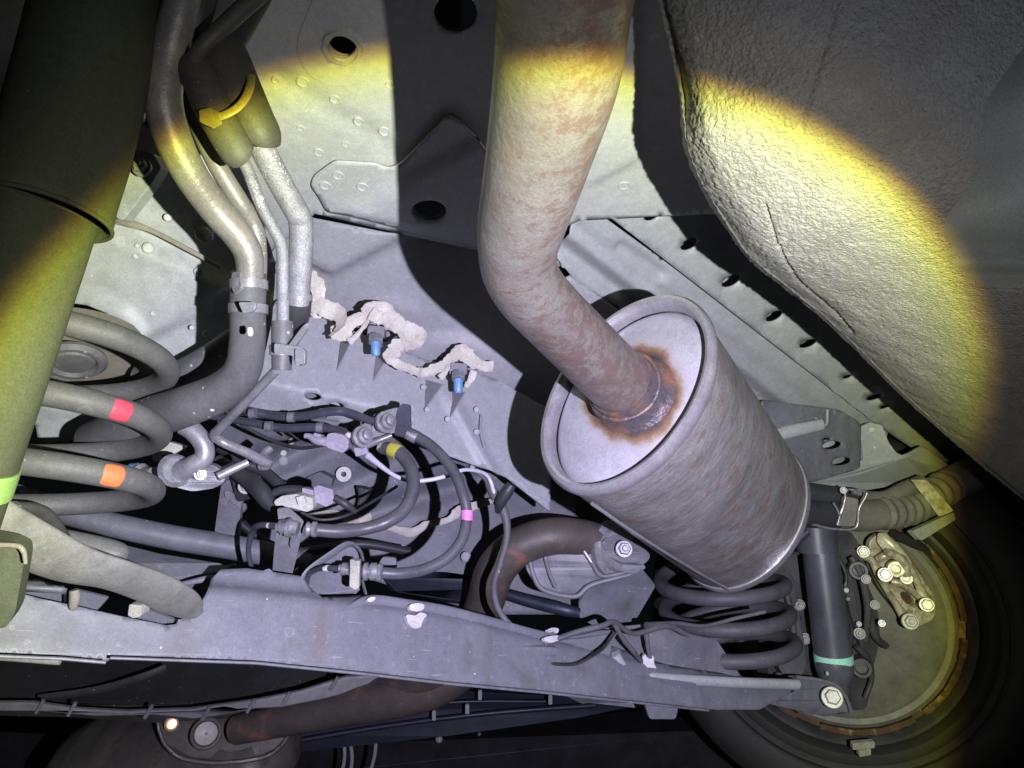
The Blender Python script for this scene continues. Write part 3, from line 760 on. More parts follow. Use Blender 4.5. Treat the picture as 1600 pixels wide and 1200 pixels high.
#====================================================================== FUEL TANK on the right
sil = [(1000, -140, .33), (1012, -60, .335), (1028, 0, .34), (1048, 80, .345), (1062, 150, .35), (1068, 225, .355), (1090, 285, .375), (1130, 350, .40), (1165, 400, .42), (1210, 438, .445), (1275, 490, .485),
       (1335, 545, .53), (1400, 610, .58), (1455, 660, .62), (1530, 725, .66), (1610, 790, .66), (1700, 860, .70)]
def tank():
    S = catmull(sil, 26)
    vs = []; nI = len(S); ts = []; px_ = []
    g1 = [(1196, 322), (1204, 350), (1214, 380), (1228, 408), (1245, 436), (1270, 458), (1300, 485), (1322, 505), (1333, 520)]
    g2 = [(1318, -60), (1308, 0), (1298, 40), (1286, 80), (1272, 125), (1260, 160), (1250, 200)]
    g3 = [(1350, 600), (1400, 640), (1450, 690), (1500, 720), (1560, 775)]
    for k in range(14): ts.append(-1 + k / 14.0)
    q = 330
    for k in range(q + 1): ts.append((k / q) ** 1.25)
    for a in S:
        x0, y0, d0 = a
        s = (y0 + 140) / 1000.0
        ex, ey = 820, -240 - 260 * max(0, min(1, s))
        near = .275 + .03 * s
        for t in ts:
            if t < 0:
                x = x0 + 60 * (-t); y = y0 - 30 * (-t); d = d0 + .16 * (-t)
            else:
                x = x0 + ex * t; y = y0 + ey * t
                b = 1 - math.exp(-t * 5.2)
                d = d0 + (near - d0) * b + .01 * t
                if t < .05: d += .030 * (1 - t / .05) ** 2 
            p = P(x, y, d)
            vs.append(p); px_.append((x, y))
    m = len(ts); fs = []
    # displacement along smoothed normals
    V = np.array([v[:] for v in vs]).reshape(nI, m, 3)
    du = np.gradient(V, axis=0); dvv = np.gradient(V, axis=1)
    Nn = np.cross(du, dvv); Nn /= np.linalg.norm(Nn, axis=2, keepdims=True) + 1e-12
    cpos = np.array([0, 0, CZ])
    mid = Nn[nI // 2, m // 2]
    if np.dot(mid, V[nI // 2, m // 2] - cpos) > 0: Nn = -Nn
    out = []
    for i in range(nI):
        for j in range(m):
            p = Vector(V[i, j]); k = 560
            pp = Vector((p.x * k, p.y * k, p.z * k))
            h = noise.noise(pp) * .75 + noise.noise(pp * .55) * .5 + noise.noise(pp * .08) * .8
            amp = .00062 * (1.9 if ts[j] < .07 else (1.9 - .9 * min(1, (ts[j] - .07) / .12)))
            h2 = h * amp
            gx_, gy_ = px_[i * m + j]
            if ts[j] > 0 and 1180 < gx_ < 1600:
                for gg, w_, dp in ((g1, 3.4, .0020), (g2, 9, .0016), (g3, 4, .0016)):
                    dm = min(segd(gx_, gy_, *gg[q_], *gg[q_ + 1]) for q_ in range(len(gg) - 1))
                    if dm < w_: h2 -= dp * (1 - dm / w_)
            out.append(p + Vector(Nn[i, j]) * h2)
    for i in range(nI - 1):
        for j in range(m - 1):
            a = i * m + j
            fs.append((a, a + 1, a + m + 1, a + m))
    o = build('fuel_tank', out, fs, M['tank'], None, smooth=80, solid=0)
    return o
tk = tag(tank(), 'large fuel tank with stippled skin filling the upper right, half in the yellow torch edge', 'fuel tank')
def tankd(x, y):    # depth of the skin near a pixel
    best = None
    for a in catmull(sil, 22):
        s = (a[1] + 140) / 1000.0; ex, ey = 820, -240 - 260 * max(0, min(1, s))
        t = (x - a[0]) / ex
        yy = a[1] + ey * t; e = abs(yy - y)
        if t > -.02 and (best is None or e < best[0]):
            near = .275 + .03 * s; t = max(0, t)
            d = a[2] + (near - a[2]) * (1 - math.exp(-t * 5.2)) + .01 * t
            best = (e, d)
    return best[1]
def crease(pts, r=1.6):
    tube('skin_crease', [(x, y, tankd(x, y) + .0004, r) for x, y in pts], M['rubberd'], tk, seg=6, n=5)
# smooth liner at the far right
def liner():
    vs = []; fs = []
    edge = [(1640, -80), (1600, 30), (1560, 110), (1530, 165), (1512, 230), (1498, 290), (1468, 335), (1462, 400), (1452, 428), (1466, 455), (1500, 475), (1528, 520), (1560, 600), (1600, 700), (1660, 800)]
    E = catmull([(x, y) for x, y in edge], 6)
    m = 26
    for a in E:
        for j in range(m):
            t = j / (m - 1)
            d0 = tankd(a[0], min(700, max(0, a[1]))) + .004
            d = d0 - .028 * math.sin(min(1, t * 1.8) * math.pi / 2) + .0015 * math.sin(a[1] * .03 + t * 5)
            vs.append(P(a[0] + 300 * t, a[1] + 10 * t, d))
    for i in range(len(E) - 1):
        for j in range(m - 1):
            q = i * m + j; fs.append((q, q + 1, q + m + 1, q + m))
    return build('wheel_arch_liner', vs, fs, M['lobe'], None, smooth=80)
tag(liner(), 'smooth grey liner lobe at the right edge overlapping the stippled tank', 'liner')

#====================================================================== MAIN EXHAUST
ex = thing('exhaust_silencer', 'rust-bloomed exhaust pipe bending into a scratched oval silencer in the middle', 'exhaust', (985, 620, .5))
pp = [(905, -260, .19, 140), (893, -120, .212, 124), (882, 0, .235, 108), (869, 120, .262, 99), (840, 250, .30, 82), (815, 350, .335, 69), (809, 392, .353, 62), (813, 425, .368, 59), (831, 458, .385, 56), (866, 496, .41, 54), (905, 535, .437, 53), (950, 580, .47, 52), (990, 618, .50, 51)]
tube('pipe', pp, M['pipe'], ex, seg=48, n=14, caps=False)
# barrel
C1 = P(985, 614, .502); ax = c2w(.533, -.448, .714).normalized()
C1b = P(977, 612, .50)
uref = c2w(.453, .892, 0)      # long axis of the oval
Lm = .292; A_, B_ = .0815, .0585
def oval_obj(name, prof, origin, mt, par, seg=96, smooth=40):
    """lathe whose object origin/axes follow the barrel, so scratches run round it"""
    x, y, z = frame_from(ax, uref)
    mt4 = Matrix(((x.x, y.x, z.x, 0), (x.y, y.y, z.y, 0), (x.z, y.z, z.z, 0), (0, 0, 0, 1)))
    vs = []; fs = []
    for r, h in prof:
        for k in range(seg):
            a = 2 * math.pi * k / seg
            vs.append((math.cos(a) * (A_ + r), math.sin(a) * (B_ + r), h) if r > -1 else (0, 0, h))
    for i in range(len(prof) - 1):
        for k in range(seg):
            fs.append((i * seg + k, i * seg + (k + 1) % seg, (i + 1) * seg + (k + 1) % seg, (i + 1) * seg + k))
    me = bpy.data.meshes.new(name); me.from_pydata(vs, [], fs); me.validate()
    bm = bmesh.new(); bm.from_mesh(me); bmesh.ops.recalc_face_normals(bm, faces=bm.faces); bm.to_mesh(me); bm.free()
    me.materials.append(mt)
    me.polygons.foreach_set('use_smooth', [True] * len(me.polygons)); me.set_sharp_from_angle(angle=math.radians(smooth))
    o = bpy.data.objects.new(name, me); COL.objects.link(o); o.parent = par
    o.matrix_local = Matrix.Translation(origin - WL[par]) @ mt4
    WL[o] = origin.copy()
    return o
oval_obj('barrel', [(-.002, .004), (-.0005, .008), (0, .016), (0.0006, .08), (.0006, .20), (0, Lm - .012), (-.001, Lm)], C1b, M['shell'], ex)
oval_obj('rim', [(-.0060, .008), (-.0056, -.001), (-.0048, -.0042), (-.0026, -.0056), (.0002, -.005), (.0020, -.0025), (.0026, .001), (.002, .005), (-.001, .007)], C1b, M['rim'], ex)
oval_obj('rim', [(-.003, Lm - .008), (.001, Lm - .007), (.0028, Lm - .002), (.002, Lm + .003), (-.003, Lm + .006), (-.012, Lm + .004), (-.05, Lm)], C1b, M['rim'], ex)
tube('barrel_seam', [tuple(q) for q in [(925, 787, .485, 3), (1000, 838, .53, 2.6), (1080, 888, .60, 2.2), (1140, 922, .66, 2)]], M['rim'], ex, seg=8)
# end cap dish: domed sheet, origin moved to the inlet
def cap():
    x, y, z = frame_from(ax, uref)
    seg = 96; rings = 26; vs = []; fs = []
    off = C1 - C1b
    for i in range(rings + 1):
        t = i / rings
        for k in range(seg):
            a = 2 * math.pi * k / seg
            r1, r2 = (A_ - .0058) * t, (B_ - .0058) * t
            h = .006 - .006 * (1 - t ** 4) 
            if t > .93: h += .004 * (t - .93) / .07
            vs.append(C1b + x * math.cos(a) * r1 + y * math.sin(a) * r2 + z * h)
    for i in range(rings):
        for k in range(seg):
            fs.append((i * seg + k, i * seg + (k + 1) % seg, (i + 1) * seg + (k + 1) % seg, (i + 1) * seg + k))
    L = P(992, 622, .503)
    me = bpy.data.meshes.new('end_cap'); me.from_pydata([v - L for v in vs], [], fs); me.validate()
    bm = bmesh.new(); bm.from_mesh(me); bmesh.ops.remove_doubles(bm, verts=bm.verts, dist=1e-6)
    bmesh.ops.recalc_face_normals(bm, faces=bm.faces); bm.to_mesh(me); bm.free()
    me.materials.append(M['cap']); me.polygons.foreach_set('use_smooth', [True] * len(me.polygons))
    o = bpy.data.objects.new('end_cap', me); COL.objects.link(o); o.parent = ex; o.location = L - WL[ex]; WL[o] = L
    return o
cap()
# flared inlet collar and rough weld bead
pax = (P(990, 618, .50) - P(950, 580, .47)).normalized()
lathe('inlet_collar', [(.0245, -.018), (.0258, -.012), (.0268, -.006), (.0300, .000), (.0345, .005), (.0372, .009), (.0380, .016)], P(985, 614, .495), pax, M['weld'], ex, 48)
wv = []
for k in range(41):
    a = 2 * math.pi * k / 40; x, y, z = frame_from(pax)
    wv.append(P(985, 614, .495) + (x * math.cos(a) + y * math.sin(a)) * .0262 - z * (.011 + .002 * math.sin(a * 2 + 1)))
v, f = sweep(wv, [.0018 + .0008 * noise.noise(Vector((i * .9, 0, 0))) for i in range(41)], 8, False)
build('weld_bead', v, f, M['weld'], ex, smooth=60)

#====================================================================== LEFT SHOCK ABSORBER
sh = thing('shock_absorber', 'close black shock absorber leaning across the left edge with a lime band low down', 'shock absorber', (-60, 700, .3), 'rear shock absorbers')
tube('cylinder', [(66, 330, .31, 78), (-22, 600, .30, 78), (-105, 850, .30, 78)], M['shock'], sh, seg=48, smooth=False)
lathe_pts = [(170, -60, .345, 88), (140, 80, .335, 90), (102, 230, .325, 92), (80, 300, .318, 92), (74, 322, .316, 93), (70, 335, .315, 93)]
q = [P(*a[:3]) for a in lathe_pts]; rr = [a[3] * a[2] / F for a in lathe_pts]
v, f = sweep(q, rr, 64, False)
build('dust_cover', v, f, M['shock'], sh, smooth=60, solid=.0015)
# rolled rim of the cover
X, Y, Z = frame_from((q[-1] - q[-2]))
rimp = [q[-1] + (X * math.cos(2 * math.pi * k / 64) + Y * math.sin(2 * math.pi * k / 64)) * rr[-1] for k in range(65)]
v, f = sweep(rimp, [.0011] * 65, 8, False); build('cover_rim', v, f, M['shock'], sh, smooth=60)
tube('colour_band', [(-60, 722, .30, 79), (-74, 764, .30, 79)], M['green'], sh, seg=48, smooth=False)

#====================================================================== LEFT SPRING
def helix(name, cx, cy, d, R, a0, a1, pitch, wire, mt, par, lean=0, tilt=0, soft=0):
    o = P(cx, cy, d)
    A = (Vector((0, 0, 1)) + c2w(tilt, 0, lean)).normalized()
    X_, Y_, Z_ = frame_from(A, c2w(1, 0, 0))
    n = int((a1 - a0) / 360 * 48)
    path = []
    for i in range(n + 1):
        t = (a1 - a0) * i / n / 360
        a = math.radians(a0 + t * 360)
        h = pitch * (t - soft * (1 - math.exp(-t * 1.6)))
        path.append(o + (X_ * math.cos(a) - Y_ * math.sin(a)) * R + Z_ * h)
    v, f = sweep(path, [wire * (.75 if i in (0, n) else 1) for i in range(n + 1)], 24, True)
    return build(name, v, f, mt, par, smooth=60), path
ls = thing('coil_spring', 'near coil spring at lower left with red and orange paint dabs', 'spring', (90, 790, .44), 'rear coil springs')
co, path = helix('coil', 84, 790, .41, .0520, 180, 1275, .0425, .0074, M['spring'], ls, lean=-.20, soft=.35)
def dab(path, px, py, mt, par, wire, la, seed):
    """paint dab: a rounded patch lying on the wire, 0.4 mm thick"""
    cand = [i for i in range(1, len(path) - 1) if w2p(path[i])[2] < .43]
    best = min(cand, key=lambda i: (w2p(path[i])[0] - px) ** 2 + (w2p(path[i])[1] - py) ** 2)
    t = (path[best + 1] - path[best - 1]).normalized(); c = path[best]
    u = TOC(c); u = (u - t * u.dot(t)).normalized(); b = t.cross(u)
    vs = []; fs = []; nr = 8; ns = 28
    cur = (path[best + 1] + path[best - 1]) * .5 - c
    for i in range(nr + 1):
        q = i / nr
        for k in range(ns):
            an = 2 * math.pi * k / ns
            e = (abs(math.cos(an)) ** 4 + abs(math.sin(an)) ** 4) ** -.25
            e *= 1 + .10 * noise.noise(Vector((math.cos(an) * 2, math.sin(an) * 2, seed)))
            l = math.cos(an) * e * q * la; th = math.sin(an) * e * q * 1.05
            rr = wire + (.0005 if q < .95 else -.0003)
            seglen = (path[best + 1] - path[best]).length
            vs.append(c + t * l + cur * (l / seglen) ** 2 + (u * math.cos(th) + b * math.sin(th)) * rr)
    for i in range(nr):
        for k in range(ns): fs.append((i * ns + k, i * ns + (k + 1) % ns, (i + 1) * ns + (k + 1) % ns, (i + 1) * ns + k))
    return build('paint_dab', vs, fs, mt, par, smooth=60)
def w2p(p):
    v = p - Vector((0, 0, CZ)); z = v.y * cp + v.z * sp; y = -v.y * sp + v.z * cp
    return (800 + F * v.x / z, 600 - F * y / z, z)
dab(path, 187, 645, M['red'], co, .0074, .0062, 1)
dab(path, 170, 752, M['orange'], co, .0074, .0064, 2)

#====================================================================== RIGHT SPRING
rs = thing('coil_spring', 'far coil spring half hidden below the silencer beside the wheel', 'spring', (1150, 1040, .78), 'rear coil springs')
helix('coil', 1148, 1036, .80, .070, 180, 1400, .0335, .0082, M['springshade'], rs, lean=-.36, tilt=-.14)

#====================================================================== REFRIGERANT / COOLANT LINES upper left
l1 = thing('coolant_pipe', 'thickest pale pipe of the upper left bundle running into a clamped rubber hose', 'pipe', (390, 500, .4), 'pale pipes of the upper left bundle')
tube('pipe', [(300, -60, .345, 25), (282, 10, .345, 26), (263, 90, .35, 27), (255, 150, .352, 28), (266, 205, .358, 28), (295, 268, .368, 26), (335, 325, .382, 24.5), (372, 368, .392, 23), (389, 400, .397, 21.5), (391, 445, .402, 20)], M['alu'], l1, seg=28, n=12)
hs = tube('hose', [(389, 428, .402, 26), (387, 480, .41, 27), (387, 530, .42, 27), (378, 580, .43, 28), (345, 612, .44, 30), (290, 635, .45, 32), (230, 655, .47, 33), (150, 690, .50, 33)], M['rubber'], l1, seg=28, n=10)
for y in (446, 484): pass
def clampring(par, x, y, d, r, h, mt, ax_=None, seg=36, name='hose_clamp'):
    s = d / F; o = P(x, y, d)
    a = ax_ if ax_ is not None else (P(x, y - 10, d) - P(x, y + 10, d))
    return lathe(name, [(r * s, -h * s), (r * s * 1.05, -h * s), (r * s * 1.05, h * s), (r * s, h * s), (r * s, -h * s)], o, a, mt, par, seg)
clampring(hs, 389, 445, .402, 27, 7, M['clip']); clampring(hs, 388, 483, .409, 28, 7, M['clip'])
plate('clamp_ear', rounded([(363, 425, .395), (374, 424, .392), (377, 450, .39), (366, 460, .392), (360, 445, .395)], 3), M['clip'], hs, th=.002)
plate('clamp_ear', rounded([(372, 472, .385), (400, 472, .385), (398, 486, .385), (380, 490, .385)], 4), M['clip'], hs, th=.002)
tube('paint_dab', [(390, 512, .384, 4), (391, 520, .384, 5), (390, 525, .384, 3)], M['white'], hs, seg=8)
l2 = tag(tube('coolant_pipe', [(288, 120, .385, 15), (305, 180, .385, 15), (335, 250, .39, 14.5), (372, 312, .40, 14.5), (396, 350, .41, 14), (404, 395, .415, 13), (402, 470, .43, 13)], M['alu'], None, seg=20, n=10),
         'pale pipe half hidden behind the thickest pipe of the bundle', 'pipe', 'pale pipes of the upper left bundle')
l3 = thing('coolant_pipe', 'thinnest pale pipe of the bundle dropping into a small clipped hose', 'pipe', (442, 520, .4), 'pale pipes of the upper left bundle')
tube('pipe', [(372, 235, .395, 9.5), (388, 268, .395, 9.5), (408, 320, .40, 9.5), (430, 362, .405, 9.5), (440, 385, .407, 9.5), (442, 420, .41, 9.5), (442, 515, .42, 9.5)], M['alusp'], l3, seg=18, n=10)
h3 = tube('hose', [(441, 502, .42, 16.5), (441, 540, .42, 16.5), (440, 578, .42, 15)], M['rubber'], l3, seg=22)
l4 = thing('coolant_pipe', 'frosted pipe on the right of the bundle ending in a dark hose', 'pipe', (468, 470, .4), 'pale pipes of the upper left bundle')
tube('pipe', [(395, 190, .38, 20), (412, 235, .385, 20), (440, 290, .395, 19), (463, 330, .40, 19), (470, 350, .405, 18.5), (470, 400, .41, 18), (466, 475, .42, 16.5)], M['alusp'], l4, seg=24, n=10)
tube('hose', [(467, 458, .42, 20), (464, 490, .43, 20), (455, 520, .45, 18), (440, 545, .47, 17)], M['rubberd'], l4, seg=22)
clampring(l4, 466, 466, .42, 20.5, 5, M['clip'])
# holder strap gripping the small hose
hb = thing('hose_clip', 'pale steel spring clip gripping the small hose below the bundle', 'clip', (450, 545, .41))
clampring(hb, 440, 547, .418, 17.5, 8, M['clip'], name='band')
plate('tongue', rounded([(428, 536, .402), (462, 540, .402), (475, 544, .402), (476, 570, .402), (462, 573, .402), (458, 556, .402), (428, 552, .402)], 4), M['clip'], hb, th=.003)
plate('tongue', rounded([(450, 540, .408), (474, 508, .42), (482, 503, .42), (482, 512, .42), (458, 545, .408)], 3), M['clip'], hb, th=.003)
plate('pinch_tab', rounded([(461, 545, .399), (477, 547, .399), (476, 570, .399), (461, 568, .399)], 3), M['clip'], hb, th=.004)
# foam sleeve with yellow tie
sl = thing('foam_sleeve', 'dark two-lobed foam sleeve round the pipes held by a yellow cable tie', 'pipe sleeve', (350, 160, .35))
tube('sleeve_lobe', [(303, 98, .352, 20), (308, 108, .351, 29), (330, 160, .35, 30), (352, 205, .352, 28), (372, 240, .355, 26), (376, 246, .356, 20)], M['sleeve'], sl, seg=24, flat=(.9, 1))
tube('sleeve_lobe', [(340, 72, .362, 24), (346, 84, .361, 38), (370, 140, .36, 38), (392, 185, .362, 35), (408, 215, .365, 32), (410, 222, .366, 24)], M['sleeve'], sl, seg=24)
tie = tube('cable_tie', [(318, 184, .340, 6.5), (335, 183, .3385, 6.5), (352, 179, .3385, 6.5), (371, 168, .3400, 6.5), (384, 152, .3415, 6.5), (391, 134, .345, 6.5), (393, 118, .352, 6)], M['yellow'], sl, seg=12, flat=(.35, 1))
plate('tie_head', rounded([(311, 172, .334), (330, 168, .333), (336, 188, .333), (322, 196, .334), (312, 190, .335)], 2), M['yellow'], tie, th=.006, bevel=.001)
tag(tube('steel_tube', [(470, -90, .36, 15), (415, -20, .35, 14), (370, 22, .345, 13.5), (338, 52, .342, 13), (318, 72, .342, 13), (305, 92, .345, 13), (308, 108, .35, 12)], M['sleeve'], None, seg=20, n=10),
    'dull grey tube entering the top of the foam sleeve from upper right', 'tube')
tag(tube('rubber_hose', [(420, -40, .40, 20), (395, 10, .39, 19), (372, 50, .385, 20), (352, 80, .38, 22)], M['rubberd'], None, seg=20),
    'black hose behind the grey tube at the top of the sleeve', 'hose')
tag(tube('rubber_hose', [(330, -60, .37, 22), (310, 20, .37, 22), (285, 95, .375, 22), (270, 130, .38, 18)], M['rubberd'], None, seg=20),
    'black hose in the dark top left beside the thickest pale pipe', 'hose')
tag(plate('pipe_bracket', rounded([(184, -20, .42), (242, -20, .42), (232, 60, .425), (222, 88, .43), (208, 84, .43), (200, 88, .43), (184, 78, .43), (196, 30, .425)], 6), M['sleeve'], None, th=.004),
    'dark torn-edged bracket in the black top left corner', 'bracket')
tag(plate('fixing_tab', rounded([(229, 175, .44), (242, 182, .44), (250, 205, .44), (236, 205, .44), (225, 193, .44)], 3), M['alu'], None, th=.003),
    'small bright tab peeking out left of the thickest pale pipe', 'bracket')

# behind the spring: lower hose, silver fittings
tag(tube('rubber_hose', [(225, 592, .54, 26), (275, 590, .53, 25), (330, 562, .52, 24), (372, 530, .52, 22)], M['rubber'], None, seg=22), 'grey hose running behind the bend of the clamped hose', 'hose')
tag(tube('metal_line', [(432, 578, .45, 7.5), (420, 590, .455, 7.5), (380, 632, .47, 7.5), (345, 668, .485, 7.5), (336, 680, .49, 8), (350, 692, .49, 7.5), (385, 707, .50, 7.5), (415, 722, .51, 8.5), (421, 716, .51, 7)], M['clip'], None, seg=14, n=10),
    'thin grey metal line bent in a sharp elbow under the hose clip', 'metal line')
ft = thing('pipe_fitting', 'silver elbow fitting with blue paint marks right of the near spring', 'pipe fitting', (300, 740, .5))
tube('elbow_pipe', [(288, 665, .50, 15), (303, 675, .50, 15), (318, 695, .50, 14.5), (318, 715, .50, 15), (300, 728, .50, 16), (280, 738, .505, 17)], M['zincd'], ft, seg=20, n=10)
tube('union_nut', [(175, 741, .53, 13), (195, 742, .53, 14), (200, 742, .53, 17), (222, 742, .525, 18), (226, 742, .525, 13), (240, 743, .52, 13)], M['zinc'], ft, seg=20, smooth=False)
tube('blue_mark', [(206, 742, .5275, 18.3), (216, 742, .527, 18.6)], M['blue'], ft, seg=20, smooth=False)
tube('sleeve_end', [(130, 735, .54, 11), (180, 738, .535, 12)], M['white'], ft, smooth=False)
plate('flange', rounded([(247, 735, .505), (262, 722, .505), (275, 718, .505), (300, 722, .505), (330, 725, .507), (350, 738, .51), (352, 752, .51), (335, 763, .51), (300, 768, .505), (262, 758, .50), (248, 748, .50)], 7), M['zincd'], ft, th=.014, bevel=.002)
lathe('socket_ring', [(.011, 0), (.0125, .004), (.0105, .006), (.009, .004)], P(270, 737, .502), TOC(P(270, 737, .5)) + c2w(.6, .3, 0), M['zinc'], ft, 24)
bolt(313, 741, .498, 7.5, M['zinc'], ft)
tube('branch_line', [(340, 745, .50, 7), (360, 735, .505, 6.5), (388, 722, .51, 6)], M['zincd'], ft, seg=12)
# pipes seen through the spring
for (lab, pts, nut) in [
    ('silver drive joint tube seen through the top of the near spring', [(110, 610, .60, 20), (150, 625, .60, 22), (185, 610, .60, 22), (215, 600, .60, 20)], (170, 618)),
    ('silver clamped tube seen through the middle of the near spring', [(95, 690, .60, 20), (125, 690, .60, 22), (165, 690, .60, 24), (205, 686, .60, 24)], (125, 690))]:
    t_ = thing('fuel_pipe', lab, 'pipe', (pts[0][0], pts[0][1], .6))
    tube('pipe', pts, M['dustbolt'], t_, seg=20)
    tube('rubber_end', [(pts[-1][0] - 25, pts[-1][1] + 3, .60, pts[-1][3] + 2), (pts[-1][0] + 10, pts[-1][1], .60, pts[-1][3] + 2)], M['rubber'], t_, smooth=False, seg=20)
    for k in (0, 12):
        clampring(t_, nut[0] + k, nut[1], .60, 23, 3, M['zinc'], P(nut[0] + 10, nut[1], .6) - P(nut[0], nut[1], .6), name='clamp_band')
tag(plate('bright_bracket', rounded([(75, 600, .58), (108, 585, .58), (118, 588, .58), (92, 618, .58), (78, 615, .58)], 4), M['dustbolt'], None, th=.006), 'pale bracket tip between the shock and the top coil of the spring', 'bracket')
tag(plate('mounting_bracket', rounded([(235, 705, .56), (262, 690, .56), (290, 698, .56), (270, 712, .56), (240, 722, .56)], 4), M['cream'], None, th=.006), 'cream-coloured bracket tab right of the red-dabbed coil', 'bracket')
tag(tube('brass_union', [(30, 715, .52, 8), (45, 717, .52, 8), (47, 717, .52, 6), (90, 722, .52, 5)], M['rust'], None, smooth=False), 'small brass union beside the shock between two spring coils', 'pipe fitting')
bx = thing('bracket_bolt', 'bolt and washers on a dark bracket above the stay plate', 'bolt', (385, 765, .6))
bolt(384, 760, .60, 9, M['dustbolt'], bx); plate('base', rounded([(358, 740, .61), (405, 735, .61), (412, 775, .61), (370, 785, .61)], 6), M['black'], bx, th=.006)

#====================================================================== TORSION BEAM
bm_ = thing('torsion_beam', 'broad grey suspension beam crossing the lower picture from left to right', 'suspension beam', (500, 1000, .5))
gd = inv((0, 960, .40), (700, 1000, .56), (700, 1065, .545))
def g_relief(x, y):
    top = np.interp(x, [0, 330, 560, 700, 830, 960, 1200], [905, 905, 930, 950, 985, 1015, 1060])
    h = 0
    h += .010 * sstep(0, 22, y - top) 
    h += .0006 * noise.noise(Vector((x * .015, y * .02, 5)))
    return h
beam_out = [(-80, 900), (0, 905), (60, 905), (160, 950), (275, 972), (300, 962), (330, 905), (345, 890), (385, 888), (470, 900), (500, 935), (560, 930), (640, 938), (700, 948), (760, 962), (830, 985), (900, 998), (960, 1010), (1040, 1040), (1200, 1062),
            (1230, 1080), (1175, 1110), (1107, 1110), (1000, 1098), (850, 1082), (700, 1068), (560, 1052), (400, 1036), (170, 1029), (165, 1036), (95, 1029), (-80, 1022)]
bmain = panel('beam', beam_out, gd, M['beam'], bm_, holes=[[(30, 917), (90, 922), (160, 934), (215, 952), (274, 972), (270, 979), (255, 981), (190, 968), (110, 950), (60, 940), (30, 932)]], step=8, relief=g_relief, th=.004)
# folded lower lip, upper fold
tube('lip', [(-80, 1022, gd(-80, 1022) - .021, 3), (95, 1029, gd(95, 1029) - .021, 3), (165, 1035, gd(165, 1035) - .021, 3)], M['beam'], bm_, seg=8, smooth=False)
tube('lip', [(172, 1028, gd(172, 1028) - .021, 2.6), (400, 1036, gd(400, 1036) - .021, 2.6), (560, 1052, gd(560, 1052) - .021, 2.6), (700, 1068, gd(700, 1068) - .021, 2.4), (850, 1082, gd(850, 1082) - .021, 2.2), (1107, 1110, gd(1107, 1110) - .021, 2)], M['beam'], bm_, seg=8, smooth=False)
tube('edge_strip', [(-80, 1020, .385, 5), (0, 1027, .385, 5), (90, 1034, .39, 5), (94, 1035, .39, 4)], M['armg'], bm_, seg=10, smooth=False)
# recess slots near the left arm: darker insert plates
plate('slot_plate', rounded([(20, 908, .435), (98, 918, .435), (100, 942, .435), (92, 948, .435), (20, 936, .435)], 5), M['beam'], bm_, th=.003)
plate('slot_plate', rounded([(112, 920, .44), (168, 934, .44), (150, 955, .44), (110, 948, .44)], 5), M['beam'], bm_, th=.003)
plate('slot_plate', rounded([(225, 950, .455), (280, 972, .455), (262, 985, .455), (200, 972, .455), (200, 950, .455)], 3), M['beam'], bm_, th=.003)
tube('wax_drip', [(116, 922, .41, 7), (117, 935, .41, 8), (114, 948, .41, 6), (113, 953, .41, 3)], M['seat'], bm_)
plate('stub', rounded([(202, 944, .405), (222, 946, .405), (219, 964, .405), (208, 966, .405), (200, 962, .405)], 3), M['brightbolt'], bm_, th=.01)
# upper web of the beam on the left (behind the arm)
tube('spring_cup', [(10, 835, .47, 22), (90, 850, .48, 24), (150, 862, .49, 24), (185, 868, .495, 20), (198, 872, .497, 10)], M['armg'], bm_, seg=24)
plate('beam_web', [(150, 842, .50), (170, 845, .51), (250, 865, .53), (345, 880, .545), (368, 890, .55), (345, 905, .54), (318, 915, .53), (250, 905, .50), (150, 880, .48)], M['beam'], bm_, th=.006)
tube('web_edge', [(340, 905, .545, 5), (345, 890, .548, 4), (368, 883, .55, 2)], M['beam'], bm_, seg=8)
tube('weld_ridge', [(275, 915, .495, 4), (320, 905, .50, 5), (360, 900, .51, 4), (390, 890, .52, 3)], M['beam'], bm_, seg=8)
0 and plate('wax_stripe', rounded([(434, 942, gd(434, 942) - .0114), (450, 942, gd(450, 942) - .0114), (453, 1010, gd(453, 1010) - .0114), (438, 1010, gd(438, 1010) - .0114)], 3), M['stripe'], bm_, th=.0006, bevel=0)
# raised fold along the top
fold = [(545, 953, 9), (580, 938, 8), (640, 945, 8), (700, 955, 8), (770, 972, 7), (830, 988, 6), (900, 1003, 5)]
tube('fold', [(x, y, gd(x, y) - .008, r) for x, y, r in fold], M['beam'], bm_, seg=14, flat=(.5, 1))
# white adhesive splashes
def splat(name, pts, d, par, mt=M['white']):
    return plate(name, rounded([(x, y, d(x, y) if callable(d) else d) for x, y in pts], 4), mt, par, th=.004, bevel=.0012)
gw = lambda x, y: gd(x, y) - .0165
splat('adhesive_splash', [(640, 944), (652, 942), (664, 944), (662, 953), (652, 956), (640, 953)], gw, bm_)
splat('adhesive_splash', [(634, 960), (650, 962), (656, 956), (668, 960), (660, 970), (658, 980), (648, 983), (638, 975)], gw, bm_)
splat('adhesive_splash', [(573, 936), (580, 932), (588, 933), (584, 940), (576, 941)], gw, bm_)
for pts in ([(855, 984), (864, 980), (874, 982), (872, 990), (858, 988)], [(850, 996), (862, 993), (878, 993), (876, 1000), (860, 1005), (851, 1001)], ):
    splat('adhesive_splash', pts, lambda x, y: gd(x, y) - .022, bm_)
splat('adhesive_splash', [(1003, 1026), (1010, 1022), (1010, 1030), (1014, 1024), (1022, 1025), (1022, 1038), (1027, 1045), (1018, 1043), (1000, 1043), (1006, 1036)], lambda x, y: .66, bm_)
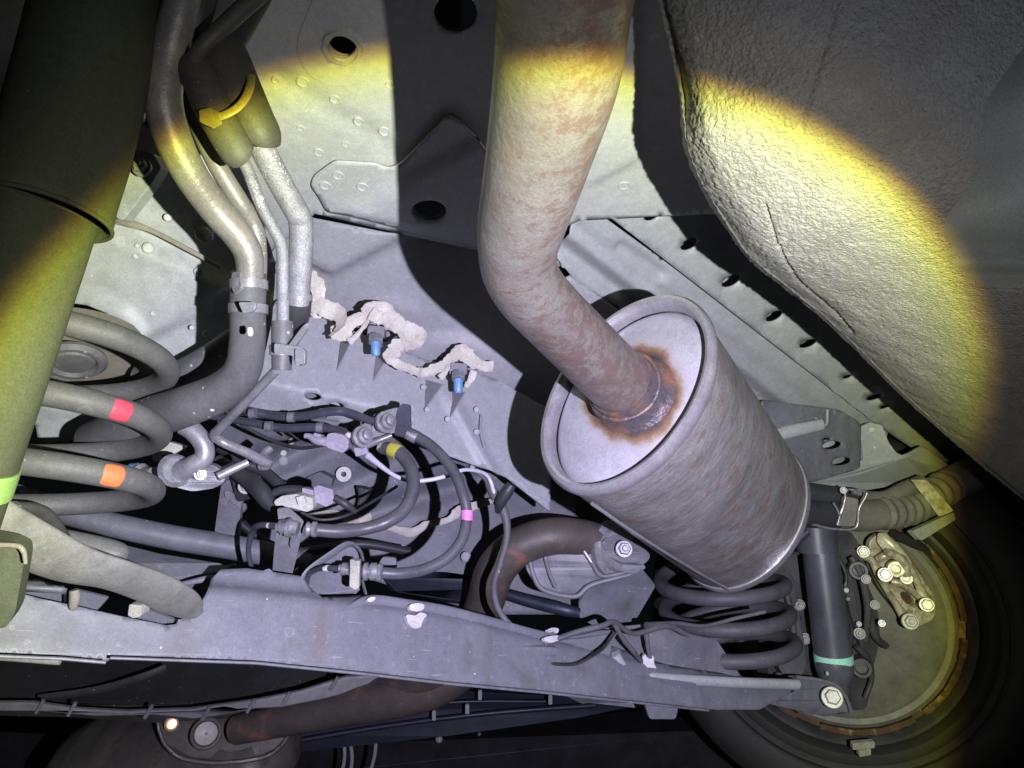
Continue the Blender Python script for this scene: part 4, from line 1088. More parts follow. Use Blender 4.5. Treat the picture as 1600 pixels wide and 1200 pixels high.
# right-hand mount plate, bar and lower arm
plate('mount_web', rounded([(830, 985, .60), (870, 1000, .61), (940, 985, .64), (960, 985, .65), (950, 1035, .64), (985, 1052, .65), (1090, 1068, .68), (1080, 1080, .68), (880, 1040, .61), (818, 1033, .60), (810, 1018, .60)], 5), M['beam'], bm_, th=.005)
plate('mount_web', rounded([(905, 985, .66), (1010, 975, .69), (1120, 1000, .74), (1160, 1060, .74), (990, 1058, .67), (948, 1030, .655)], 5), M['box'], bm_, th=.006)
tube('support_bar', [(960, 1022, .645, 9), (972, 1042, .648, 9), (990, 1054, .655, 9), (1040, 1060, .67, 9), (1140, 1066, .71, 9), (1245, 1070, .76, 9)], M['rail'], bm_, seg=12, flat=(.8, 1))
plate('arm_plate', rounded([(1100, 1068, .745), (1235, 1078, .80), (1245, 1060, .81), (1310, 1070, .84), (1322, 1090, .84), (1332, 1112, .84), (1290, 1120, .83), (1180, 1095, .78), (1108, 1108, .745), (1080, 1085, .74)], 6), M['beam'], bm_, th=.012)
plate('tab', rounded([(1008, 1100, .70), (1060, 1106, .71), (1056, 1124, .71), (1015, 1124, .70)], 5), M['beam'], bm_, th=.004)
bolt(1300, 1090, .815, 12, M['brightbolt'], bm_, stud=0)
tube('trim_strip', [(842, 1024, .60, 3), (848, 1030, .60, 4), (868, 1037, .60, 3), (900, 1037, .605, 2.6), (925, 1025, .61, 2.4), (945, 1010, .62, 2.4), (963, 988, .625, 2)], M['black'], bm_, seg=8, flat=(1.6, .8))
# hole shadow rings & bracket tab
plate('angled_tab', rounded([(808, 1010, .585), (870, 1012, .60), (872, 1022, .60), (858, 1030, .60), (818, 1034, .59), (804, 1026, .585)], 3), M['beam'], bm_, th=.004)

# brake hose brackets standing on the beam
br1 = thing('hose_bracket', 'tall flat bracket carrying the left lower hose union', 'bracket', (440, 900, .55))
plate('upright', rounded([(432, 830, .535), (472, 818, .54), (474, 826, .54), (455, 905, .55), (425, 903, .55), (428, 860, .54)], 3), M['beam'], br1, th=.003)
plate('ear', rounded([(433, 795, .53), (450, 793, .53), (475, 815, .535), (466, 836, .535), (462, 845, .535), (458, 858, .535), (452, 853, .535), (455, 835, .53), (438, 838, .53)], 3), M['clip'], br1, th=.003)
u1 = thing('hose_union', 'zinc union with a white painted nut on the tall flat bracket', 'hose union', (455, 825, .52), 'brake hose unions')
def union(par, pts, d, mt=M['zinc']):
    tube('union_body', [(x, y, d, r) for x, y, r in pts], mt, par, seg=18, smooth=False)
union(u1, [(432, 824, 7), (438, 824, 7), (438, 823, 11), (448, 823, 12), (449, 824, 15), (455, 824, 15), (456, 824, 11), (466, 826, 11)], .522)
union(u1, [(478, 827, 9), (481, 827, 12), (484, 827, 9), (487, 827, 9), (489, 827, 12), (494, 827, 12), (496, 827, 8)], .525)
tube('painted_nut', [(417, 821, .525, 4), (422, 821, .525, 5), (428, 821, .525, 4)], M['white'], u1, seg=10)
tube('line_stub', [(395, 895, .56, 4), (388, 860, .55, 4), (395, 830, .54, 5), (405, 821, .53, 5), (422, 821, .525, 5), (434, 823, .522, 6)], M['smallline'], u1, seg=10)
br2 = thing('hose_bracket', 'arched bracket with folded rim below the right lower hose union', 'bracket', (530, 930, .54))
plate('web', rounded([(480, 900, .56), (500, 882, .56), (545, 850, .56), (565, 862, .56), (568, 915, .56), (545, 940, .56), (500, 945, .55), (482, 930, .55)], 8), M['beam'], br2, th=.003)
tube('rim', [(505, 946, .535, 3.5), (485, 932, .54, 3.5), (474, 912, .545, 3.5), (482, 893, .55, 3.5), (515, 868, .555, 3.5), (545, 850, .555, 3.5), (562, 860, .552, 3.5), (567, 880, .55, 3.5), (566, 905, .545, 3), (572, 930, .54, 3)], M['beam'], br2, seg=10, flat=(2, .7))
tube('foot', [(503, 944, .53, 4), (520, 952, .53, 5), (545, 958, .535, 5), (575, 940, .535, 4)], M['beam'], br2, seg=10)
plate('tab', rounded([(592, 880, .57), (598, 870, .57), (618, 872, .57), (620, 885, .57), (612, 905, .57), (590, 900, .57)], 4), M['beam'], br2, th=.004)
u2 = thing('hose_union', 'zinc union and hex nut seated in the arched bracket', 'hose union', (560, 895, .52), 'brake hose unions')
union(u2, [(530, 888, 6), (534, 888, 6), (534, 889, 10), (541, 889, 10), (542, 891, 7), (546, 891, 8)], .525)
plate('lock_plate', rounded([(547, 874, .518), (562, 876, .518), (561, 918, .518), (555, 922, .518), (546, 916, .518)], 2), M['brightbolt'], u2, th=.005)
union(u2, [(566, 893, 9), (570, 893, 14), (574, 893, 14), (576, 893, 10), (580, 893, 14), (586, 893, 14), (588, 894, 11), (592, 894, 14), (596, 894, 14), (598, 894, 10)], .525)
tube('painted_nut', [(505, 889, .53, 4), (512, 888, .53, 5.5), (519, 889, .53, 4)], M['white'], u2, seg=10)
tube('line_stub', [(478, 925, .55, 3.5), (482, 900, .545, 4), (495, 890, .54, 4), (512, 888, .53, 4.5), (532, 889, .525, 5)], M['smallline'], u2, seg=10)

# brake hoses
h1 = thing('brake_hose', 'thicker black brake hose looping inside, with a yellow band at its top', 'hose', (640, 780, .56), 'looping brake hoses')
tube('hose', [(596, 700, .60, 9), (612, 702, .595, 11), (628, 712, .59, 10.5), (643, 735, .58, 10.5), (645, 765, .57, 10.5), (632, 795, .56, 10.5), (605, 815, .55, 10.5), (570, 826, .545, 10), (530, 830, .535, 10.5), (494, 828, .528, 10)], M['hose'], h1, seg=20, n=12)
tube('colour_band', [(611, 702, .594, 11.6), (617, 704, .592, 11.9), (622, 707, .591, 11.9)], M['yband'], h1, seg=20)
tube('end_ferrule', [(590, 697, .60, 6), (594, 698, .60, 8.5), (602, 700, .598, 9)], M['brightbolt'], h1, seg=16)
h2 = thing('brake_hose', 'longer grey brake hose looping outside, with a pink band', 'hose', (720, 800, .56), 'looping brake hoses')
tube('hose', [(638, 676, .60, 9), (655, 684, .60, 8.5), (680, 702, .595, 8.5), (708, 735, .585, 8.5), (724, 775, .575, 8.5), (729, 806, .57, 8.5), (722, 842, .56, 8.8), (698, 872, .55, 9), (662, 890, .54, 9), (625, 896, .53, 9), (596, 895, .525, 9)], M['hose'], h2, seg=18, n=12)
tube('colour_band', [(729.5, 798, .571, 9.6), (729.5, 814, .5685, 9.6)], M['pink'], h2, seg=18, smooth=False)
lathe('end_ferrule', [(.0035, 0), (.005, .001), (.0055, .010), (.004, .011)], P(634, 676, .60), P(650, 684, .6) - P(634, 676, .6), M['zinc'], h2, 18)
# upper junction bracket
jb = thing('junction_bracket', 'zinc junction bracket joining two brake lines under the crossmember', 'bracket', (600, 660, .6))
plate('back_plate', rounded([(620, 640, .60), (628, 630, .60), (640, 632, .60), (641, 680, .595), (632, 684, .595), (616, 680, .60)], 3), M['smallline'], jb, th=.004)
plate('plate', rounded([(583, 648, .60), (606, 640, .60), (622, 636, .60), (616, 660, .60), (619, 676, .60), (590, 682, .60), (580, 690, .60)], 4), M['clip'], jb, th=.004)
plate('plate', rounded([(552, 668, .595), (574, 660, .595), (580, 664, .595), (578, 684, .595), (583, 698, .595), (560, 706, .595), (552, 700, .595)], 4), M['clip'], jb, th=.004)
for x, y, d in [(600, 661, .592), (564, 684, .587)]:
    lathe('union_nut', [(.0095, 0), (.0098, .004), (.0072, .0045), (.007, .009), (.0045, .0095), (.0045, .013), (.002, .014)], P(x, y, d), TOC(P(x, y, d)) + c2w(.7, .3, 0), M['zincd'], jb, 20)
    tube('painted_nut', [(x - 24, y - 4, d, 3.5), (x - 20, y - 4, d, 5), (x - 15, y - 3, d, 4)], M['white'], jb, seg=10)
tube('link', [(575, 695, .59, 6), (592, 688, .59, 5), (612, 680, .592, 4)], M['clip'], jb, seg=10)
plate('foot_tab', rounded([(552, 700, .59), (572, 698, .59), (576, 708, .59), (556, 714, .59)], 3), M['lilac'], jb, th=.004)
tag(tube('brake_line', [(330, 630, .62, 6.5), (380, 640, .615, 6.5), (430, 650, .61, 6.5), (470, 651, .605, 6.5), (520, 643, .60, 7), (545, 645, .60, 7), (578, 657, .592, 6), (596, 660, .592, 5)], M['smallline'], None, seg=12), 'upper dark brake line entering the junction bracket from the left', 'metal line', 'brake lines under the crossmember')
tag(tube('brake_line', [(330, 650, .62, 6), (390, 660, .615, 6), (440, 669, .61, 6.5), (490, 668, .605, 6.5), (530, 672, .60, 6), (546, 680, .59, 5), (560, 683, .588, 5)], M['smallline'], None, seg=12), 'lower dark brake line entering the junction bracket from the left', 'metal line', 'brake lines under the crossmember')
tag(tube('brake_line', [(360, 650, .64, 2), (420, 662, .64, 2), (445, 672, .64, 2), (468, 688, .64, 2)], M['black'], None, seg=8), 'thin black wire dropping below the two brake lines', 'wire')
cn = thing('wiring_connector', 'lilac wiring connector pointing left of the junction bracket', 'connector', (520, 690, .58), 'wiring connectors')
plate('housing', rounded([(512, 678, .58), (520, 676, .58), (538, 680, .58), (545, 688, .58), (544, 700, .58), (536, 708, .58), (512, 700, .58), (508, 690, .58)], 3), M['lilac'], cn, th=.012, bevel=.001)
plate('latch', rounded([(490, 676, .583), (501, 678, .583), (503, 688, .583), (510, 690, .58), (510, 698, .58), (490, 690, .583)], 2), M['lilac'], cn, th=.008)
tube('nozzle', [(476, 681, .585, 4), (484, 682, .585, 5), (495, 688, .584, 7), (512, 690, .585, 8)], M['lilac'], cn, seg=12)
cn2 = thing('wiring_connector', 'green-white wiring connector above the tall flat bracket', 'connector', (470, 785, .56), 'wiring connectors')
plate('housing', rounded([(428, 783, .56), (440, 775, .56), (462, 772, .56), (488, 778, .56), (490, 795, .56), (480, 800, .56), (455, 793, .56), (430, 790, .56)], 3), M['cream'], cn2, th=.012, bevel=.001)
plate('latch', rounded([(462, 776, .555), (474, 774, .555), (478, 786, .555), (466, 790, .555)], 2), M['cream'], cn2, th=.004)
cn3 = thing('wiring_connector', 'lilac wiring plug with a purple lead right of the green-white connector', 'connector', (505, 770, .57), 'wiring connectors')
plate('housing', rounded([(490, 762, .57), (498, 758, .57), (520, 765, .57), (522, 785, .57), (510, 792, .57), (492, 784, .57)], 2), M['lilac'], cn3, th=.012, bevel=.001)
plate('collar', rounded([(472, 762, .572), (490, 766, .572), (490, 778, .572), (472, 772, .572)], 2), M['lilac'], cn3, th=.008)
tube('lead', [(425, 772, .58, 6), (440, 766, .58, 7), (465, 765, .58, 7), (476, 767, .578, 6)], M['rubberd'], cn3, seg=12)
tube('lead', [(524, 778, .57, 6), (540, 788, .57, 6.5), (556, 800, .575, 4)], M['rubberd'], cn3, seg=12)
tag(tube('wire_loom', [(340, 720, .60, 10), (380, 745, .59, 12), (405, 765, .58, 14), (420, 785, .575, 12), (440, 800, .57, 6)], M['rubberd'], None, seg=14), 'black taped wire loom left of the green-white connector', 'wire')
tag(tube('clamp_strap', [(422, 700, .61, 7), (412, 712, .605, 8), (418, 726, .60, 8), (405, 730, .60, 6)], M['zinc'], None, seg=12), 'short bright hooked strap by the end of the thin metal line', 'clip')
tag(tube('control_cable', [(575, 712, .62, 6), (590, 724, .615, 4.5), (615, 742, .61, 3.4), (640, 751, .61, 3.4), (670, 750, .615, 3.4), (700, 743, .62, 3.4), (728, 734, .63, 3), (760, 742, .65, 3), (772, 770, .65, 3.4), (776, 785, .65, 3)], M['cable'], None, seg=10), 'pale thin cable crossing behind both brake hoses', 'cable')
tag(tube('wire_loom', [(740, 735, .66, 3), (758, 748, .66, 3.5), (768, 765, .655, 8), (780, 785, .65, 9), (790, 808, .645, 7), (792, 840, .64, 5.5), (782, 880, .63, 5), (772, 915, .62, 5), (778, 950, .61, 5), (800, 980, .605, 5), (830, 1003, .60, 4.5), (850, 1012, .60, 4)], M['rubber'], None, seg=12, n=10),
    'long dark wire loom hanging down in front of the brown tail pipe', 'wire')
tag(tube('rubber_boot', [(778, 800, .645, 5), (782, 785, .64, 9), (792, 768, .638, 10), (800, 757, .637, 7)], M['rubberd'], None, seg=14), 'black rubber boot at the top of the hanging wire loom', 'rubber boot')
for pts, lab in [([(850, 1006, .60, 4), (900, 988, .61, 4.5), (940, 978, .62, 4.5), (960, 972, .63, 4), (990, 990, .65, 4), (1040, 978, .67, 5), (1075, 992, .69, 4)], 'black harness lying along the right half of the beam top'),
                 ([(960, 975, .63, 4), (975, 1000, .635, 4), (990, 1018, .64, 4), (1002, 1034, .65, 3)], 'black lead branching down to the white splash by the support bar'),
                 ([(1010, 985, .66, 3.5), (1012, 1010, .66, 3.5), (1016, 1028, .66, 3)], 'short lead parallel to the branch beside the support bar'),
                 ([(1010, 978, .66, 6), (1035, 975, .67, 4), (1060, 974, .68, 3.5), (1100, 978, .69, 3), (1150, 966, .70, 3), (1195, 956, .71, 3)], 'thin grey lead curving in front of the far coil spring')]:
    tag(tube('wire_harness', pts, M['rubber'], None, seg=10), lab, 'wire')

#====================================================================== LEFT TRAILING ARM (near)
ta = thing('trailing_arm', 'dusty near suspension arm curving from the left edge onto the beam', 'suspension arm', (100, 900, .36))
tube('arm', [(-120, 765, .30, 68), (-40, 808, .315, 63), (40, 848, .335, 55), (110, 880, .355, 47), (180, 898, .375, 38), (235, 917, .40, 37), (275, 938, .42, 35), (298, 953, .435, 24), (310, 961, .44, 10)], M['armg'], ta, seg=48, n=12, flat=(.30, .86))
plate('gusset', rounded([(-60, 835, .30), (20, 850, .305), (36, 858, .31), (38, 870, .31), (36, 885, .31), (24, 955, .31), (14, 975, .31), (5, 982, .31), (-60, 985, .305)], 7), M['shock'], ta, th=.012, bevel=.002)
tube('rim', [(-40, 852, .30, 4), (20, 852, .302, 4), (36, 860, .303, 4), (40, 880, .305, 3)], M['seat'], ta, seg=8)
tube('arm_tail', [(20, 790, .40, 12), (60, 800, .42, 18), (95, 835, .44, 12), (110, 860, .45, 5)], M['sleeve'], ta, seg=16, flat=(.6, 1))

#====================================================================== TAIL PIPE over the beam and bracket box
tp = thing('tail_pipe', 'rusty brown tail pipe arching over the beam and running down left to the rear silencer', 'exhaust pipe', (760, 950, .75))
tube('arch', [(560, 1090, .88, 24), (640, 1068, .84, 26), (700, 1030, .80, 28), (740, 985, .76, 29), (758, 940, .73, 30), (775, 890, .71, 31), (810, 855, .70, 30), (860, 838, .70, 29), (910, 840, .71, 28), (950, 850, .72, 26)], M['brownpipe'], tp, seg=28, n=10, caps=False)
tube('pipe_run', [(730, 1040, .82, 30), (690, 1066, .83, 32), (640, 1085, .84, 31), (540, 1106, .86, 27), (440, 1126, .88, 24), (370, 1140, .90, 22)], M['brownpipe'], tp, seg=28, n=10, caps=False)
fl = lathe('flange', [(.026, -.010), (.030, -.006), (.030, 0), (.024, .002), (.022, .008), (.012, .010)], P(962, 858, .71), TOC(P(962, 858, .7)) + c2w(.9, 0, 0), M['zincd'], tp, 28)
hg = thing('hanger_bracket', 'grey cast hanger box under the arch of the brown tail pipe', 'bracket', (900, 900, .73))
plate('box', rounded([(820, 865, .70), (850, 848, .70), (900, 845, .71), (945, 862, .70), (1005, 880, .70), (1010, 888, .70), (985, 900, .70), (935, 905, .70), (925, 915, .70), (900, 935, .70), (845, 925, .69), (822, 890, .69)], 8), M['box'], hg, th=.03, bevel=.004)
tube('rib', [(912, 860, .695, 3), (925, 880, .692, 3), (940, 900, .69, 3), (975, 895, .695, 3)], M['clip'], hg, seg=8)
tube('fold', [(826, 868, .694, 4), (834, 900, .690, 4), (850, 922, .688, 4), (898, 932, .69, 4), (924, 914, .692, 4), (984, 898, .694, 3)], M['box'], hg, seg=10)
tube('rib', [(850, 862, .694, 3), (858, 895, .688, 3), (868, 918, .686, 3)], M['box'], hg, seg=8)
plate('seat_plate', rounded([(942, 842, .69), (965, 835, .70), (1000, 850, .71), (1018, 868, .70), (1008, 882, .695), (975, 880, .69), (948, 868, .69)], 7), M['clip'], hg, th=.006, bevel=.0015)
bolt(975, 858, .683, 10, M['zincd'], hg)
plate('skirt', rounded([(925, 915, .74), (1000, 885, .74), (1025, 915, .76), (990, 975, .76), (940, 985, .75), (905, 965, .74), (905, 940, .74)], 5), M['back'], hg, th=.004)
tag(tube('brace_bar', [(780, 925, .74, 9), (830, 940, .73, 10), (880, 952, .72, 10), (905, 958, .72, 8)], M['bluepanel'], None, seg=12), 'short blue-black brace bar under the cast hanger box', 'brace')
tag(plate('panel_rib', rounded([(600, 880, .78), (780, 905, .80), (790, 915, .80), (760, 945, .78), (620, 925, .76), (595, 900, .77)], 6), M['bluepanel'], None, th=.01), 'dark blue panel strip behind the beam left of the brown pipe', 'panel')
tag(tube('floor_crossbar', [(780, 800, .92, 22), (880, 790, .92, 30), (960, 820, .93, 30)], M['back'], None, seg=16), 'rounded grey bar behind the arch of the brown tail pipe', 'crossbar')

#====================================================================== BEHIND / BELOW THE BEAM
rm = thing('tail_silencer', 'dark rear silencer box at the bottom left with embossed ribs', 'silencer', (260, 1200, 1.0))
def rearbox():
    c = P(275, 1185, 1.0); x = c2w(.98, .12, -.1).normalized(); z = c2w(0, .1, 1).normalized(); y = z.cross(x)
    vs = []; fs = []; m = 28; n = 20
    for i in range(m + 1):
        t = -1 + 2 * i / m; e = (1 - abs(t) ** 6) ** .5 if abs(t) < 1 else 0
        e = max(e, .25)
        for k in range(n):
            a = 2 * math.pi * k / n
            rib = .003 * (math.sin(t * 26) > .6) * (abs(t) < .8)
            vs.append(c + x * t * .185 + y * math.sin(a) * (.062 * e + rib) + z * math.cos(a) * (.10 * e + rib))
    for i in range(m):
        for k in range(n): fs.append((i * n + k, i * n + (k + 1) % n, (i + 1) * n + (k + 1) % n, (i + 1) * n + k))
    fs.append(tuple(range(n))[::-1]); fs.append(tuple(m * n + k for k in range(n)))
    build('shell', vs, fs, M['canister'], rm, smooth=50)
rearbox()
tube('end_rim', [(246, 1122, .91, 3), (250, 1145, .905, 3), (262, 1168, .90, 3.5), (290, 1186, .90, 4), (350, 1192, .905, 4), (420, 1180, .92, 4), (450, 1150, .93, 3), (452, 1134, .93, 2)], M['canister'], rm, seg=8)
plate('end_plate', rounded([(248, 1124, .925), (300, 1120, .92), (400, 1122, .93), (452, 1134, .94), (440, 1165, .93), (400, 1184, .92), (300, 1184, .915), (256, 1160, .92)], 8), M['canister'], rm, th=.01)
ringo = P(322, 1146, .905)
lathe('pipe_boss', [(.020, 0), (.019, .002), (.016, .003), (.014, .001), (.002, 0)], ringo, TOC(ringo), M['canister'], rm, 28)
glint = mat('oil_film_steel', (.9, .35, .6), (.9, .65, .15), 25, .3, metal=.6, bump=.1)
gp = P(268, 1131, .905)
lathe('heat_tint_spot', [(.009, 0), (.008, .0008), (.006, .0012), (.001, .0013)], gp, TOC(gp), glint, rm, 24)
# heat shield strip with pressed ribs
hsd = lambda x, y: .80 + .0001 * x
edge_t = [(-60, 1098), (50, 1098), (120, 1108), (200, 1112), (300, 1108), (400, 1094), (470, 1080), (540, 1058), (620, 1052), (640, 1058)]
edge_b = [(620, 1066), (540, 1084), (510, 1092), (440, 1106), (400, 1108), (350, 1118), (300, 1124), (240, 1118), (150, 1120), (60, 1112), (-60, 1112)]
hsx = plate('heat_shield', [(x, y, hsd(x, y)) for x, y in edge_t + edge_b], M['heat'], None, th=.008, bevel=.002)
tag(hsx, 'crumpled silver heat shield edge below the beam', 'heat shield')
for x, y in [(520, 1068), (445, 1092), (390, 1103), (320, 1114), (230, 1112), (110, 1108), (60, 1104)]:
    tube('pressed_rib', [(x + 8, y - 10, hsd(x, y) - .001, 3), (x - 4, y + 10, hsd(x, y) - .001, 3)], M['heat'], hsx, seg=8, smooth=False)
tag(plate('spare_wheel_well', rounded([(-200, 1010, .95), (500, 1030, 1.0), (640, 1050, 1.0), (520, 1078, .96), (400, 1100, .92), (250, 1112, .90), (100, 1102, .88), (-200, 1095, .86)], 10), M['plastic'], None, th=.02),
    'black plastic underside of the spare wheel well between beam and heat shield', 'wheel well')
tube('pressed_rib', [(60, 1090, .86, 5), (150, 1078, .87, 6), (220, 1058, .88, 6), (260, 1042, .89, 5)], M['plastic'], bpy.data.objects['spare_wheel_well'], seg=10, flat=(.4, 1))
bb = thing('bumper_beam', 'dark blue rear bumper beam running behind the tail pipe', 'bumper beam', (700, 1120, 1.1))
plate('face', rounded([(440, 1150, 1.12), (560, 1112, 1.14), (720, 1080, 1.15), (900, 1090, 1.18), (1010, 1100, 1.2), (900, 1122, 1.18), (700, 1150, 1.15), (440, 1178, 1.12)], 5), M['bluepanel'], bb, th=.04)
tube('lip', [(450, 1160, 1.10, 4), (600, 1135, 1.12, 4), (760, 1115, 1.13, 4), (930, 1102, 1.15, 4)], M['bluepanel'], bb, seg=10)
tube('lip', [(560, 1122, 1.11, 3), (700, 1098, 1.12, 3), (860, 1096, 1.14, 3)], M['bluepanel'], bb, seg=10)
for x, y in [(678, 1120), (730, 1110), (750, 1088), (860, 1095)]:
    plate('bracket_tab', rounded([(x - 3, y - 9, 1.09), (x + 3, y - 9, 1.09), (x + 3, y + 6, 1.09), (x - 3, y + 6, 1.09)], 2), M['rail'], bb, th=.004)
tag(plate('flange_bracket', rounded([(800, 1068, .74), (900, 1078, .76), (1000, 1098, .80), (1010, 1108, .80), (920, 1098, .78), (910, 1100, .78), (880, 1085, .76), (800, 1078, .74)], 4), M['box'], None, th=.006), 'thin grey flange under the right half of the beam', 'bracket')
# small things at the bottom edge
for i, (x0, y0, x1, y1, r, lab) in enumerate([(538, 1160, 532, 1215, 3, 'left thin metal strap hanging at the bottom edge'), (548, 1160, 546, 1215, 3, 'right one of two close metal straps at the bottom edge'), (588, 1155, 575, 1215, 3, 'curved wire strap at the bottom edge below the bumper beam')]):
    tag(tube('hanging_strap', [(x0, y0, 1.2, r), ((x0 + x1) / 2 + 3, (y0 + y1) / 2, 1.2, r), (x1, y1, 1.2, r)], M['rail'], None, seg=8), lab, 'strap')
pl = thing('bumper', 'black inside of the rear bumper skin at the bottom', 'bumper', (760, 1220, 1.35))
plate('skin', [(-300, 1130, 1.5), (440, 1165, 1.5), (1010, 1110, 1.5), (1140, 1140, 1.4), (1200, 1290, 1.4), (-300, 1290, 1.5)], M['black'], pl, th=.01)
for x, y, r in [(686, 1155, 6), (749, 1147, 3), (673, 1188, 4), (703, 1190, 3), (890, 1187, 4), (1038, 1168, 3)]:
    o_ = P(x, y, 1.45); lathe('clip_head', [(r * 1.45 / F, 0), (r * 1.3 / F, .004), (.0005, .006)], o_, TOC(o_), M['zinc'], pl, 14)

#====================================================================== WHEEL, BRAKE
wc = P(1308, 962, 1.02); wax = c2w(-.38, .16, -.90).normalized()
wh = thing('road_wheel', 'rear wheel seen from inside at lower right with a black tyre', 'wheel', wc)
k_ = .93 * 1.02 / F
def wl(name, prof, mt, par, seg=72, **kw):
    return lathe(name, [(r * k_, h) for r, h in prof], wc, wax, mt, par, seg, cap=False, **kw)
tyre = wl('tyre', [(196, -.16), (198, -.02), (202, .0), (212, .012), (224, .012), (228, .010), (246, .020), (280, .018), (305, .004), (318, -.03), (320, -.16)], M['tyre'], wh)
wl('rim_edge', [(184, -.16), (186, -.02), (190, -.004), (196, .004), (201, .003), (201, -.02)], M['knuckle'], wh)
wl('brake_disc', [(175, -.030), (175, -.012), (186, -.012), (186, -.030)], M['rust'], wh)
wl('disc_face', [(120, -.034), (178, -.034), (180, -.040)], M['rust'], wh)
wl('bead_line', [(236, .014), (238, .0205), (241, .0205), (243, .016)], M['tyre'], tyre)
for (x, y, w_, h_, a) in [(1350, 1167, 17, 5, -6), (1352, 1178, 9, 5, -8)]:
    pts = [(x - w_, y - h_), (x + w_, y - h_ - 3), (x + w_, y + h_ - 3), (x - w_, y + h_)]
    plate('balance_weight', rounded([(p[0], p[1], .93) for p in pts], 2), M['brightbolt'], wh, th=.008, bevel=.001)
# rust blocks round the disc with gaps
X_, Y_, Z_ = frame_from(wax)
for i in range(7):
    q0 = i * 2 * math.pi / 7 + .3; q1 = q0 + 2 * math.pi / 7 - .10 - .05 * (i % 3)
    m_ = 14; vs = []; fs = []
    for k in range(m_ + 1):
        aa = q0 + (q1 - q0) * k / m_
        e1, e2 = 178 + 1.2 * noise.noise(Vector((aa * 9, 0, 1))), 187 + 1.8 * noise.noise(Vector((aa * 11, 3, 1)))
        hh = -.002 + .0016 * noise.noise(Vector((aa * 7, 5, 1)))
        for r, h in ((e1, -.014), (e1, hh), (e2, hh - .001), (e2, -.014)):
            vs.append(wc + (X_ * math.cos(aa) + Y_ * math.sin(aa)) * r * k_ + Z_ * h)
    for k in range(m_):
        for j in range(4): fs.append((k * 4 + j, k * 4 + (j + 1) % 4, (k + 1) * 4 + (j + 1) % 4, (k + 1) * 4 + j))
    fs += [(0, 1, 2, 3), tuple(m_ * 4 + j for j in (3, 2, 1, 0))]
    build('disc_segment', vs, fs, M['rust'], wh, smooth=40)
ds = thing('brake_dust_shield', 'round grey-green brake dust shield in front of the wheel', 'dust shield', wc + wax * .02)
lathe('disc', [(172 * k_, -.006), (172 * k_, .002), (166 * k_, .006), (158 * k_, .004), (150 * k_, .008), (60 * k_, .014), (40 * k_, .02), (.001, .02)], wc + wax * .006, wax, M['shield'], ds, 72)
tube('pressed_rib', [(1380, 1005, .985, 3), (1376, 1030, .98, 4), (1382, 1060, .98, 5), (1398, 1085, .98, 5), (1404, 1092, .98, 3)], M['shield'], ds, seg=10)
tube('pressed_rib', [(1388, 1000, .985, 3), (1398, 1020, .98, 4), (1404, 1050, .98, 4), (1406, 1088, .98, 3)], M['shield'], ds, seg=10)
kn = thing('wheel_knuckle', 'dark knuckle casting with bright bolts behind the far shock', 'knuckle', (1260, 980, .95))
plate('casting', rounded([(1215, 880, .95), (1250, 850, .95), (1335, 850, .95), (1350, 900, .95), (1372, 950, .95), (1376, 1000, .95), (1360, 1060, .95), (1355, 1110, .94), (1230, 1110, .92), (1200, 1060, .90), (1205, 1000, .90), (1190, 960, .92)], 12), M['knuckle'], kn, th=.03, bevel=.004)
plate('web', rounded([(1205, 880, .90), (1240, 900, .90), (1250, 960, .90), (1262, 1040, .88), (1240, 1080, .87), (1215, 1040, .88), (1200, 960, .90)], 8), M['knuckle'], kn, th=.02, bevel=.003)
plate('strap', rounded([(1318, 880, .92), (1332, 900, .92), (1338, 950, .92), (1350, 1000, .92), (1346, 1012, .92), (1330, 960, .92), (1316, 905, .92)], 5), M['knuckle'], kn, th=.01, bevel=.002)
tube('cavity_rib', [(1340, 880, .93, 5), (1352, 930, .93, 6), (1366, 990, .93, 6), (1385, 1010, .935, 5)], M['knuckle'], kn, seg=10)
tube('cavity_rib', [(1212, 1055, .885, 4), (1238, 1050, .885, 5), (1242, 1015, .89, 4)], M['knuckle'], kn, seg=10)
for x, y, r in [(1249, 945, 9), (1258, 998, 9), (1343, 990, 8), (1353, 905, 7), (1367, 945, 7), (1378, 974, 5), (1342, 975, 4), (1322, 922, 4), (1325, 936, 3)]:
    bolt(x, y, .90, r * .85, M['dustbolt'] if r > 5 else M['zinc'], kn, stud=.7 if r > 6 else .2, washer=1.15 + .08 * (r % 3), axis=(wax + c2w(.06 * (r - 7), .1 * (r % 3), 0)))
sk = thing('shock_absorber', 'far black shock absorber beside the wheel with a mint green band', 'shock absorber', (1303, 1060, .86), 'rear shock absorbers')
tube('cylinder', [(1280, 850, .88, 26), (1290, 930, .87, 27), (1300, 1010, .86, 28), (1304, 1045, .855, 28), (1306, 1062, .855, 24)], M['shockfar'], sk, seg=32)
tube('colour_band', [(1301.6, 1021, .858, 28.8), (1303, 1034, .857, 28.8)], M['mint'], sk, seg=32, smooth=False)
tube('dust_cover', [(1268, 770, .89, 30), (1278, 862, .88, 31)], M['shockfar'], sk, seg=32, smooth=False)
tube('paint_dot', [(1292, 1050, .828, 2.5), (1293, 1054, .828, 2.5)], M['white'], sk, seg=8)
tube('mounting_eye', [(1300, 1060, .85, 20), (1304, 1075, .845, 24), (1302, 1100, .84, 24), (1300, 1110, .84, 14)], M['knuckle'], sk, seg=20, flat=(.6, 1))
plate('eye_plate', rounded([(1244, 1062, .82), (1300, 1066, .83), (1322, 1085, .83), (1330, 1112, .83), (1260, 1118, .82), (1240, 1100, .81)], 6), M['beam'], sk, th=.004)
bolt(1300, 1090, .80, 12, M['brightbolt'], sk, stud=0)
